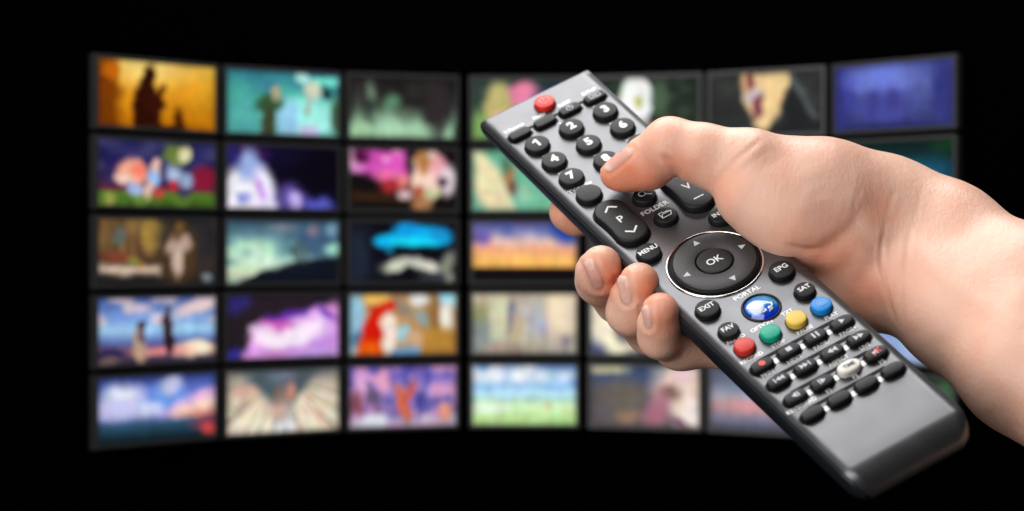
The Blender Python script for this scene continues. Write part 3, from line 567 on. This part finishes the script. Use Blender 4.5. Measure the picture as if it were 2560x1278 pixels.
# colour keys
for a, b, m, s, nm in ((-14.82, -39.96, m_red, 'AUDIO', 'red'), (-4.98, -40.11, m_grn, 'OPTION', 'green'), (4.98, -40.11, m_yel, 'TXT', 'yellow'), (14.82, -39.96, m_blu, '', 'blue')):
    k = button('colour_button', a, b, rd(3.45), TOP + .2, m, .25, .7, label='round %s key' % nm)
    if s: text('printed_label', s, a + .2, b + 5.6, .03, 2.2, m_inkf, face, .04)
    else: flat('grid_symbol', stroke([(-1.3, -1), (-1.3, 1), (1.3, 1), (1.3, -1), (-1.3, -1)], .28) + stroke([(-.4, -1), (-.4, 1)], .25) + stroke([(.45, -1), (.45, 1)], .25) + stroke([(-1.3, 0), (1.3, 0)], .25), TOP + .42, mat('light_blue_ink', (.22, .45, .80), .5), k)
# four rows of oval keys
ROWS = [('RECORD', 'STOP', 'PAUSE', 'PLAY'), ('PREV', 'NEXT', 'PAGE-', 'PAGE+'), ('', '', 'ASPECT', 'LIVE'), ('KEYBOARD', 'F1', 'F2', 'F3')]
tri = lambda x, d=1, s=1.0: [(x - d * .8 * s, 1.05 * s), (x - d * .8 * s, -1.05 * s), (x + d * .95 * s, 0)]
box = lambda x, w_, h_: [(x - w_, -h_), (x + w_, -h_), (x + w_, h_), (x - w_, h_)]
SYM = {(0, 1): [box(0, .95, .85)], (0, 2): [box(-.75, .32, 1.15), box(.75, .32, 1.15)], (0, 3): [tri(0)],
       (1, 0): [tri(-.1, -1, .9), tri(1.3, -1, .9), box(-1.45, .2, .95)], (1, 1): [tri(-1.3, 1, .9), tri(.1, 1, .9), box(1.45, .2, .95)], (1, 2): [tri(-.8, -1), tri(.9, -1)], (1, 3): [tri(-.9, 1), tri(.8, 1)],
       (2, 0): [tri(-.3, -1), box(1.1, .22, 1.0)], (2, 1): [tri(.3, 1), box(-1.1, .22, 1.0)], (2, 3): [[(-1.3, -.4), (-.4, -.4), (.5, -1.1), (.5, 1.1), (-.4, .4), (-1.3, .4)]]}
for r in range(4):
    b = -50.35 - r * 9.03
    flat('key_slot', [[(-14.6, b + 2.5), (14.6, b + 2.5), (14.6, b + 4.0), (-14.6, b + 4.0)]], .01, m_slot, face)
    for c in range(4):
        a = (c - 1.5) * 10.22
        wht = (r == 2 and c == 2)
        nm = ROWS[r][c]
        k = button('oval_button', a, b, outline('oval', 4.05, 2.5), 1.9 + (.5 if wht else 0), m_wht if wht else m_rub2, .12, .75,
                   label='white oval key' if wht else ('black oval key under the word %s' % nm if nm else 'black oval key with a step symbol'))
        if (r, c) == (0, 0): flat('record_dot', [[(1.15 * math.cos(t * .3927), 1.15 * math.sin(t * .3927)) for t in range(16)]], 2.08, m_led, k)
        elif wht: text('word', 'TIME', 0, 0, 2.62, 1.9, m_inkd, k, .04)
        elif (r, c) in SYM: flat('play_symbol' if r < 3 and c < 4 and (r, c) != (2, 3) else 'mute_symbol', SYM[r, c], 2.06, m_inkg, k)
        if (r, c) == (2, 3): flat('mute_cross', stroke([(-1.2, -1.2), (1.5, 1.2)], .45) + stroke([(.2, 1.2), (1.5, -.9)], .35), 2.12, m_led, k)
        if nm: text('printed_label', nm, a - .1, b + 5.75, .03, 2.15, m_inkf, face, .04)
        if c < 3: flat('plate_glint', [[(a + 4.35, b - 1.1), (a + 5.9, b - 1.1), (a + 5.9, b + .95), (a + 4.35, b + .95)]], .0, m_inkf, face)  # light caught by the plate between keys, painted as white squares

# ------------------------------------------------------------------ hand
def A_(a, b, h): return rem2cam(np.array([a, b, h], float))
def Q(px, py, h): return rem2cam(J(px, py, h))
VOX = 0.65
LO = np.array([-5.0 + 8, -85.0, -1135.0]); HI = np.array([228.0, 55.0, -985.0])
DIM = np.ceil((HI - LO) / VOX).astype(int)
AX = [(LO[k] + VOX * np.arange(DIM[k])).astype(np.float32) for k in range(3)]
BIG = np.float32(30.0)
def smin(a, b, k):
    h = np.clip(k - np.abs(a - b), 0, None) / k
    return np.minimum(a, b) - h * h * k * np.float32(.25)
def add_capsule(F, p0, r0, p1, r1, k):
    p0 = np.asarray(p0); p1 = np.asarray(p1)
    m = max(r0, r1) + 9.0 + k
    lo = np.floor((np.minimum(p0, p1) - m - LO) / VOX).astype(int).clip(0, DIM); hi = np.ceil((np.maximum(p0, p1) + m - LO) / VOX).astype(int).clip(0, DIM)
    if np.any(hi <= lo): return
    x = AX[0][lo[0]:hi[0], None, None] - np.float32(p0[0]); y = AX[1][None, lo[1]:hi[1], None] - np.float32(p0[1]); z = AX[2][None, None, lo[2]:hi[2]] - np.float32(p0[2])
    d = (p1 - p0).astype(np.float32); L = float(d @ d) + 1e-9
    t = np.clip((x * d[0] + y * d[1] + z * d[2]) / np.float32(L), 0, 1)
    D = np.sqrt((x - t * d[0]) ** 2 + (y - t * d[1]) ** 2 + (z - t * d[2]) ** 2) - (np.float32(r0) + t * np.float32(r1 - r0))
    sl = tuple(slice(lo[i], hi[i]) for i in range(3))
    F[sl] = smin(F[sl], D, np.float32(k))
def chain(F, pts, k):
    for (p0, r0), (p1, r1) in zip(pts, pts[1:]): add_capsule(F, p0, r0, p1, r1, k)
def new(): return np.full(tuple(DIM), BIG, np.float32)

PALM = new()
wr, wu = Q(2235, 520, -15), Q(2260, 706, -20)
chain(PALM, [(Q(2100, 470, -4), 14.0), (wr, 14.2), (Q(2380, 600, -17), 16.2), (Q(2560, 728, -20), 19.6), (Q(2960, 1010, -26), 23)], 9)
chain(PALM, [(Q(2180, 690, -22), 13), (wu, 14.1), (Q(2388, 796, -22), 15.9), (Q(2560, 918, -24), 19.6), (Q(2960, 1190, -30), 23)], 9)
chain(PALM, [(Q(2080, 478, -1), 14.0), (Q(2200, 528, -10), 15.0), (Q(2340, 580, -16), 15.4)], 9)
chain(PALM, [(Q(2180, 600, -16), 14), (Q(2240, 620, -17), 14), (Q(2560, 820, -20), 18.5)], 9)
mcp = [A_(27, 46, -25), A_(22, 31, -28), A_(17, 15, -29), A_(12, -1, -27)]
cp = [Q(2120, 520, -10), Q(2150, 600, -18), Q(2160, 660, -22), Q(2165, 725, -22)]
for m_, c_, r in zip(mcp, cp, (10.5, 10.8, 10.5, 10)): add_capsule(PALM, m_, r, c_, 13, 8)
THENAR = new()
chain(THENAR, [(Q(1866, 492, 10.5), 10.0), (Q(1985, 548, 3), 13.0), (Q(2120, 600, -8), 15.0)], 9)
chain(THENAR, [(Q(1890, 430, 13), 11.8), (Q(2040, 468, 4), 14.5), (Q(2190, 540, -9), 15.5)], 9)
add_capsule(THENAR, Q(1930, 500, 8), 11, Q(2080, 545, -2), 15, 9)
THUMB = new()
chain(THUMB, [(Q(1537, 436, 7.6), 4.9), (Q(1570, 425, 9.2), 6.0), (Q(1616, 404, 13.5), 7.9), (Q(1676, 364, 20.5), 9.0), (Q(1758, 380, 19.5), 9.0), (Q(1872, 412, 15.5), 11.6), (Q(1960, 440, 9), 13)], 3.0)
add_capsule(THUMB, Q(1560, 437, 7.8), 4.9, Q(1625, 422, 12.0), 6.6, 4)
add_capsule(THUMB, Q(1740, 408, 15.5), 6.5, Q(1800, 430, 14), 7.5, 4)
def finger(tip, mid, dip, pip, m_, rs, pad=None):
    F = new(); chain(F, [(tip, rs[0]), (mid, rs[1]), (dip, rs[2]), (pip, rs[3]), (m_, rs[4])], 2.5)
    if pad is not None: add_capsule(F, pad[0], pad[1], pad[2], pad[3], 3)
    return F
off = A_(8, 3, -15) - A_(0, 0, 0)
MID = finger(Q(1503, 664, -1.5), Q(1499, 684, -7), Q(1498, 702, -13), Q(1498, 702, -13) + off, mcp[1], (6.7, 7.5, 7.6, 8.2, 9.5))
RING = finger(Q(1599, 706, -.5), Q(1588, 742, -7), Q(1577, 779, -13), Q(1577, 779, -13) + off, mcp[2], (6.5, 7.5, 7.8, 8.2, 9.5))
PINK = finger(Q(1651, 778, .5), Q(1650, 808, -5), Q(1650, 842, -11), Q(1700, 862, -21), mcp[3], (6.0, 6.7, 6.9, 7.6, 9.0))
add_capsule(PINK, Q(1700, 862, -21), 7, Q(1800, 868, -25), 7.2, 4)
IND = finger(Q(1421, 529, -15.5), Q(1440, 535, -17), A_(-4, 66, -20), A_(22, 64, -26), mcp[0], (6.6, 7.2, 7.6, 8.2, 9.5))
H = smin(PALM, THENAR, np.float32(6.0)); H = smin(H, THUMB, np.float32(2.4))
FING = np.minimum(np.minimum(MID, RING), np.minimum(PINK, IND))
FING = smin(smin(smin(IND, MID, np.float32(.8)), RING, np.float32(.8)), PINK, np.float32(.8))
H = smin(H, FING, np.float32(4.0))
del PALM, THENAR, THUMB, MID, RING, PINK, IND, FING

def surface_nets(F):
    neg = F < 0; nx, ny, nz = F.shape
    c = [(i, j, k) for i in (0, 1) for j in (0, 1) for k in (0, 1)]
    sh = lambda A, i, j, k: A[i:nx - 1 + i, j:ny - 1 + j, k:nz - 1 + k]
    cnt = sum(sh(neg, *q).astype(np.int8) for q in c)
    act = np.argwhere((cnt > 0) & (cnt < 8))
    idx = np.full((nx - 1, ny - 1, nz - 1), -1, np.int32); idx[tuple(act.T)] = np.arange(len(act))
    val = {q: F[act[:, 0] + q[0], act[:, 1] + q[1], act[:, 2] + q[2]] for q in c}
    acc = np.zeros((len(act), 3)); n = np.zeros(len(act))
    for q in c:
        for ax in range(3):
            if q[ax]: continue
            q2 = list(q); q2[ax] = 1; q2 = tuple(q2)
            a, b = val[q], val[q2]; s = (a < 0) != (b < 0)
            t = np.where(s, a / np.where(s, a - b, 1), 0)
            p = np.tile(np.array(q, float), (len(act), 1)); p[:, ax] += t
            acc[s] += p[s]; n[s] += 1
    V = LO + VOX * (act + acc / n[:, None])
    faces = []
    for ax in range(3):
        o1, o2 = (ax + 1) % 3, (ax + 2) % 3
        a = np.take(neg, np.arange(F.shape[ax] - 1), ax); b = np.take(neg, np.arange(1, F.shape[ax]), ax)
        e = np.argwhere(a != b); fl = a[tuple(e.T)]
        ok = (e[:, o1] > 0) & (e[:, o2] > 0) & (e[:, o1] < F.shape[o1] - 1) & (e[:, o2] < F.shape[o2] - 1)
        e = e[ok]; fl = fl[ok]
        def cell(d1, d2):
            g = e.copy(); g[:, o1] -= d1; g[:, o2] -= d2; return idx[tuple(g.T)]
        quad = np.stack([cell(1, 1), cell(0, 1), cell(0, 0), cell(1, 0)], 1)
        quad[~fl] = quad[~fl][:, ::-1]; faces.append(quad)
    return V, np.concatenate(faces)
V, Fq = surface_nets(H); del H
def main_piece(V, F):
    lab = np.arange(len(V)); 
    while True:
        m_ = lab[F].min(1); new_ = lab.copy()
        for k in range(F.shape[1]): np.minimum.at(new_, F[:, k], m_)
        new_ = new_[new_]
        if np.array_equal(new_, lab): break
        lab = new_
    u, c = np.unique(lab, return_counts=True); keep = lab == u[c.argmax()]; print('pieces', list(c))
    ix = np.cumsum(keep) - 1
    return V[keep], ix[F[keep[F[:, 0]]]]
V, Fq = main_piece(V, Fq)
# close the far cut of the forearm is outside the frame: drop nothing, cap below
E_ = np.concatenate([Fq[:, [0, 1]], Fq[:, [1, 2]], Fq[:, [2, 3]], Fq[:, [3, 0]]])
E_ = np.unique(np.sort(E_, 1), axis=0)
def relax(V, it, lam=.5):
    for _ in range(it):
        s = np.zeros_like(V); n = np.zeros(len(V))
        np.add.at(s, E_[:, 0], V[E_[:, 1]]); np.add.at(s, E_[:, 1], V[E_[:, 0]]); np.add.at(n, E_[:, 0], 1); np.add.at(n, E_[:, 1], 1)
        V = V + lam * (s / n[:, None] - V)
    return V
V = relax(V, 4)
def normals(V):
    a, b, c, d = (V[Fq[:, k]] for k in range(4)); nf = np.cross(c - a, d - b); N = np.zeros_like(V)
    for k in range(4): np.add.at(N, Fq[:, k], nf)
    return N / (np.linalg.norm(N, axis=1, keepdims=True) + 1e-12)
def cam2px(C): return np.stack([1280 + FPX * C[:, 0] / -C[:, 2], 639 - FPX * C[:, 1] / -C[:, 2]], 1)
N0 = normals(V); PXY = cam2px(V); REM = (V - T) @ R
front = N0[:, 2] > -.15
def dist_line(pts):
    d = np.full(len(V), 1e9); tt = np.zeros(len(V)); n = len(pts) - 1
    for i, ((x0, y0), (x1, y1)) in enumerate(zip(pts, pts[1:])):
        dx, dy = x1 - x0, y1 - y0; L = dx * dx + dy * dy + 1e-9
        t = np.clip(((PXY[:, 0] - x0) * dx + (PXY[:, 1] - y0) * dy) / L, 0, 1)
        q = np.hypot(PXY[:, 0] - x0 - t * dx, PXY[:, 1] - y0 - t * dy)
        s = q < d; d[s] = q[s]; tt[s] = (i + t[s]) / n
    return d, tt
DISP = np.zeros(len(V))
def nail_fold(c, ax, hl, hw, depth=.62, w_=5.5):
    ax = np.array(ax, float); ax /= np.linalg.norm(ax); sd = np.array([-ax[1], ax[0]])
    crease([tuple(np.array(c) + ax * hl * v + sd * hw * u) for u, v in ((1, .95), (1.03, .5), (1.03, 0), (.98, -.5), (.8, -.85), (.4, -1.03), (0, -1.08), (-.4, -1.03), (-.8, -.85), (-.98, -.5), (-1.03, 0), (-1.03, .5), (-1, .95))], w_, depth, rim=.5, fade=False)
def crease(pts, w_, depth, zlo=-1e9, zhi=1e9, rim=.35, fade=True):
    """a skin fold: a groove of half-width w_ photo pixels with slightly raised rims"""
    global DISP
    d, t = dist_line(pts)
    f = np.clip(np.minimum(t, 1 - t) * 5, 0, 1) if fade else 1.0
    g = -np.exp(-(d / w_) ** 2) + rim * np.exp(-((d - 2.2 * w_) / (1.1 * w_)) ** 2)
    DISP += np.where(front & (V[:, 2] > zlo) & (V[:, 2] < zhi), .42 * depth * g * f, 0)
def bulge(x, y, rx, ry, amt, rot=0, zlo=-1e9, zhi=1e9):
    global DISP
    c, s = math.cos(math.radians(rot)), math.sin(math.radians(rot)); dx, dy = PXY[:, 0] - x, PXY[:, 1] - y
    q = ((dx * c + dy * s) / rx) ** 2 + ((-dx * s + dy * c) / ry) ** 2
    DISP += np.where(front & (V[:, 2] > zlo) & (V[:, 2] < zhi), amt * np.exp(-q), 0)

NAILS = [((1547, 398), (-.77, .60), 43, 15, 'short nail of the thumb'), ((1484, 686), (-.40, -1), 42, 18, 'pale nail of the middle finger'),
         ((1561, 726), (-.26, -1), 38, 17, 'pale nail of the ring finger'), ((1617, 793), (-.2, -1), 30, 12, 'pale nail of the little finger')]
for c_, ax_, hl_, hw_, _ in NAILS: nail_fold(c_, ax_, hl_, hw_)
# thumb joint folds
crease([(1700, 455), (1692, 432), (1676, 408), (1656, 386)], 9, 1.8)
crease([(1752, 448), (1745, 425), (1742, 400)], 8, .35)
for k_ in range(5): crease([(1640 + 13 * k_, 300 - 2 * k_), (1628 + 14 * k_, 325), (1622 + 15 * k_, 345)], 4, .13)
# folds of the web and the ball of the thumb
crease([(1908, 345), (1880, 368), (1840, 400), (1806, 436), (1786, 470)], 6, .7)
crease([(1935, 370), (1890, 398), (1845, 440), (1815, 480)], 6, .2)
crease([(1850, 345), (1820, 372), (1796, 402)], 5, .15)
for x0, y0, x1, y1 in ((1985, 470, 2110, 448), (2010, 500, 2125, 470), (1998, 552, 2100, 512), (2040, 575, 2130, 530)): crease([(x0, y0), ((x0 + x1) / 2, (y0 + y1) / 2 - 8), (x1, y1)], 13, .25, rim=.4)
# the valley between the ball of the thumb and the heel of the palm, and the wrist folds
crease([(1955, 612), (2010, 628), (2055, 626), (2092, 602), (2135, 560), (2160, 500)], 19, 2.0, rim=.25)
crease([(1960, 612), (2015, 628), (2058, 624)], 6, .7)
crease([(2218, 545), (2204, 600), (2203, 650), (2213, 713), (2228, 770), (2248, 826)], 5.5, .85, rim=.4)
crease([(2278, 560), (2264, 660), (2254, 740), (2256, 830)], 7, .8, rim=.5)
crease([(2307, 455), (2296, 510), (2283, 568)], 6, .2)
crease([(2152, 468), (2140, 500), (2136, 530)], 6, .3)
crease([(2240, 470), (2226, 505), (2216, 545)], 6, .3)
crease([(2150, 670), (2168, 725), (2195, 785)], 20, .9, rim=.3)
bulge(2182, 522, 32, 40, -.35)
bulge(2158, 640, 26, 22, .9); bulge(2192, 590, 20, 20, .7); bulge(2100, 690, 50, 40, .5)
bulge(2330, 640, 60, 30, .5, 35); bulge(2400, 720, 120, 25, .4, 38)
for k_ in range(7): crease([(2196 + 7 * k_ - 20, 800 + 3 * k_), (2206 + 7 * k_ - 20, 820 + 3 * k_), (2212 + 7 * k_ - 20, 840 + 3 * k_)], 3.5, .15)
DISP += np.where(front, .05 * np.sin(PXY[:, 0] * .05 + 2 * np.sin(PXY[:, 1] * .03)) * np.sin(PXY[:, 1] * .043 + 1.3), 0)

V = V + N0 * DISP[:, None]
N1 = normals(V)
me = bpy.data.meshes.new('hand')
me.vertices.add(len(V)); me.vertices.foreach_set('co', cam2world(V).ravel())
me.loops.add(len(Fq) * 4); me.loops.foreach_set('vertex_index', Fq.ravel().astype(np.int32))
me.polygons.add(len(Fq)); me.polygons.foreach_set('loop_start', np.arange(0, len(Fq) * 4, 4, dtype=np.int32))
me.update(calc_edges=True); me.validate()
bm = bmesh.new(); bm.from_mesh(me); 
arm_dir = Vector(cam2world(Q(2960, 1100, -28)) - cam2world(Q(2560, 824, -22))).normalized()
for _ in range(7):      # the forearm goes on towards the elbow, outside the frame
    g_ = bmesh.ops.extrude_edge_only(bm, edges=[e for e in bm.edges if e.is_boundary])
    vn = [v for v in g_['geom'] if isinstance(v, bmesh.types.BMVert)]; cm = sum((v.co for v in vn), Vector()) / len(vn)
    for v in vn: v.co = cm + (v.co - cm) * 1.02 + arm_dir * .03
bmesh.ops.holes_fill(bm, edges=[e for e in bm.edges if e.is_boundary], sides=0); bmesh.ops.recalc_face_normals(bm, faces=bm.faces); bm.to_mesh(me); bm.free()
# ruddier fingertips and knuckles, plus shade of the palm valley painted as redness
flush_shade = np.zeros(len(V))
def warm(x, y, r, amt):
    global flush_shade
    flush_shade = np.maximum(flush_shade, amt * np.exp(-((PXY[:, 0] - x) ** 2 + (PXY[:, 1] - y) ** 2) / r ** 2))
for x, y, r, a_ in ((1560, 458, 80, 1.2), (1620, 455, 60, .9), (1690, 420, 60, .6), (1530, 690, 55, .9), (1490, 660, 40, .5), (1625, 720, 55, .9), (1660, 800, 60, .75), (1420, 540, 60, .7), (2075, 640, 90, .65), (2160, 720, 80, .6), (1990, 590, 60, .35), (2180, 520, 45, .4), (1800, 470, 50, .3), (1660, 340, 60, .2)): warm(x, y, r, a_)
at = me.attributes.new('flush_shade', 'FLOAT', 'POINT'); fl = np.zeros(len(me.vertices)); fl[:len(flush_shade)] = flush_shade; at.data.foreach_set('value', fl.astype(np.float32))

def skin_mat(name, base, ruddy, rough=.42):
    m = bpy.data.materials.new(name); m.use_nodes = True; nt = m.node_tree; b = nt.nodes['Principled BSDF']; L = nt.links
    tc = nt.nodes.new('ShaderNodeTexCoord')
    n1 = nt.nodes.new('ShaderNodeTexNoise'); n1.inputs['Scale'].default_value = 70; n1.inputs['Detail'].default_value = 5
    n2 = nt.nodes.new('ShaderNodeTexNoise'); n2.inputs['Scale'].default_value = 420; n2.inputs['Detail'].default_value = 3
    L.new(tc.outputs['Object'], n1.inputs['Vector']); L.new(tc.outputs['Object'], n2.inputs['Vector'])
    mx = nt.nodes.new('ShaderNodeMix'); mx.data_type = 'RGBA'; mx.inputs['A'].default_value = (*base, 1); mx.inputs['B'].default_value = (*ruddy, 1)
    a = nt.nodes.new('ShaderNodeAttribute'); a.attribute_name = 'flush_shade'
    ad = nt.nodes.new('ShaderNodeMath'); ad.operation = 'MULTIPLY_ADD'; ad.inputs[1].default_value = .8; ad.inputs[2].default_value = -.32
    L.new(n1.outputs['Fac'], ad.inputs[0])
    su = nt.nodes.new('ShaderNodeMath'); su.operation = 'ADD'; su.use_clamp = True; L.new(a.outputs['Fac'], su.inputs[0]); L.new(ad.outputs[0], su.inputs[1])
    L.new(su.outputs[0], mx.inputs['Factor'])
    L.new(mx.outputs['Result'], b.inputs['Base Color'])
    b.inputs['Roughness'].default_value = rough; b.inputs['Specular IOR Level'].default_value = .38
    b.inputs['Subsurface Weight'].default_value = .55; b.inputs['Subsurface Radius'].default_value = (1.0, .34, .18); b.inputs['Subsurface Scale'].default_value = .0045
    vo = nt.nodes.new('ShaderNodeTexVoronoi'); vo.inputs['Scale'].default_value = 1100; L.new(tc.outputs['Object'], vo.inputs['Vector'])
    h = nt.nodes.new('ShaderNodeMath'); h.operation = 'MULTIPLY_ADD'; h.inputs[1].default_value = .5; L.new(vo.outputs['Distance'], h.inputs[0]); L.new(n2.outputs['Fac'], h.inputs[2])
    mp = nt.nodes.new('ShaderNodeMapping'); mp.inputs['Rotation'].default_value = (0, .5, 0); mp.inputs['Scale'].default_value = (900, 500, 160); L.new(tc.outputs['Object'], mp.inputs['Vector'])
    n3 = nt.nodes.new('ShaderNodeTexNoise'); n3.inputs['Scale'].default_value = 1.0; n3.inputs['Detail'].default_value = 2; L.new(mp.outputs['Vector'], n3.inputs['Vector'])
    h2 = nt.nodes.new('ShaderNodeMath'); h2.operation = 'MULTIPLY_ADD'; h2.inputs[1].default_value = .8; L.new(n3.outputs['Fac'], h2.inputs[0]); L.new(h.outputs[0], h2.inputs[2]); h = h2
    bp = nt.nodes.new('ShaderNodeBump'); bp.inputs['Strength'].default_value = .4; bp.inputs['Distance'].default_value = .00030
    L.new(h.outputs[0], bp.inputs['Height']); L.new(bp.outputs['Normal'], b.inputs['Normal'])
    return m
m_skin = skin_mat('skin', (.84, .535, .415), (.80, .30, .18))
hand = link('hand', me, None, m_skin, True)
tag(hand, "person's bare right hand and forearm gripping the grey remote control, thumb on its keys", 'hand')

# nails: thin curved plates laid on the finger surface
tree = BVHTree.FromObject(hand, bpy.context.evaluated_depsgraph_get())
m_nail = skin_mat('nail', (.84, .62, .53), (.76, .38, .31), .20)
m_nail.node_tree.nodes['Principled BSDF'].inputs['Subsurface Weight'].default_value = 0
m_nail.node_tree.nodes['Bump'].inputs['Strength'].default_value = .05
def ray(px, py):
    d = Vector(((px - 1280) / FPX, 1.0, (639 - py) / FPX)).normalized()
    return tree.ray_cast(EYE, d)
def nail(c, ax, half_l, half_w, lift, label, skew=0.0, square=2.1, crown=.5):
    """c: centre pixel, ax: pixel direction from the nail's root to its tip"""
    ax = np.array(ax, float); ax /= np.linalg.norm(ax); sd = np.array([-ax[1], ax[0]])
    nu, nv = 15, 19; vs = []; 
    for j in range(nv):
        v = -1 + 2 * j / (nv - 1)
        for i in range(nu):
            u = -1 + 2 * i / (nu - 1)
            # square to superellipse
            e = square; wmax = (max(0, 1 - abs(v) ** e)) ** (1 / e) if v < 0 else (max(0, 1 - abs(v) ** (e * 1.25))) ** (1 / (e * 1.25))
            uu = u * max(wmax, .02)
            p = np.array(c) + ax * half_l * v + sd * half_w * uu + sd * skew * v
            hit, nn, _, _ = ray(*p)
            if hit is None: hit, nn = (Vector(vs[-1]) if vs else Vector((0, 1, 0))), Vector((0, -1, 0))
            edge = max(abs(uu), abs(v) if v < 0 else 0)
            vs.append(hit + nn * (lift * (1 - edge ** 3) - .00010))
    vs = [np.array(v) for v in vs]
    fs = [(j * nu + i, j * nu + i + 1, (j + 1) * nu + i + 1, (j + 1) * nu + i) for j in range(nv - 1) for i in range(nu - 1)]
    me = mesh('fingernail', vs, fs)
    at = me.attributes.new('flush_shade', 'FLOAT', 'POINT'); at.data.foreach_set('value', np.repeat(np.interp(np.linspace(-1, 1, nv), [-1, -.75, -.6, .55, .72, 1], [.25, .3, .75, .75, .15, 0]), nu).astype(np.float32))
    bm = bmesh.new(); bm.from_mesh(me)
    for f in bm.faces:
        if f.normal.dot(EYE - f.calc_center_median()) < 0: f.normal_flip()
    bm.to_mesh(me); bm.free()
    o = link('fingernail', me, hand, m_nail, True, label)
    md = o.modifiers.new('thickness', 'SOLIDIFY'); md.thickness = .00035; md.offset = -1
    return o
for c_, ax_, hl_, hw_, lb_ in NAILS: nail(c_, ax_, hl_, hw_, .00028, lb_)
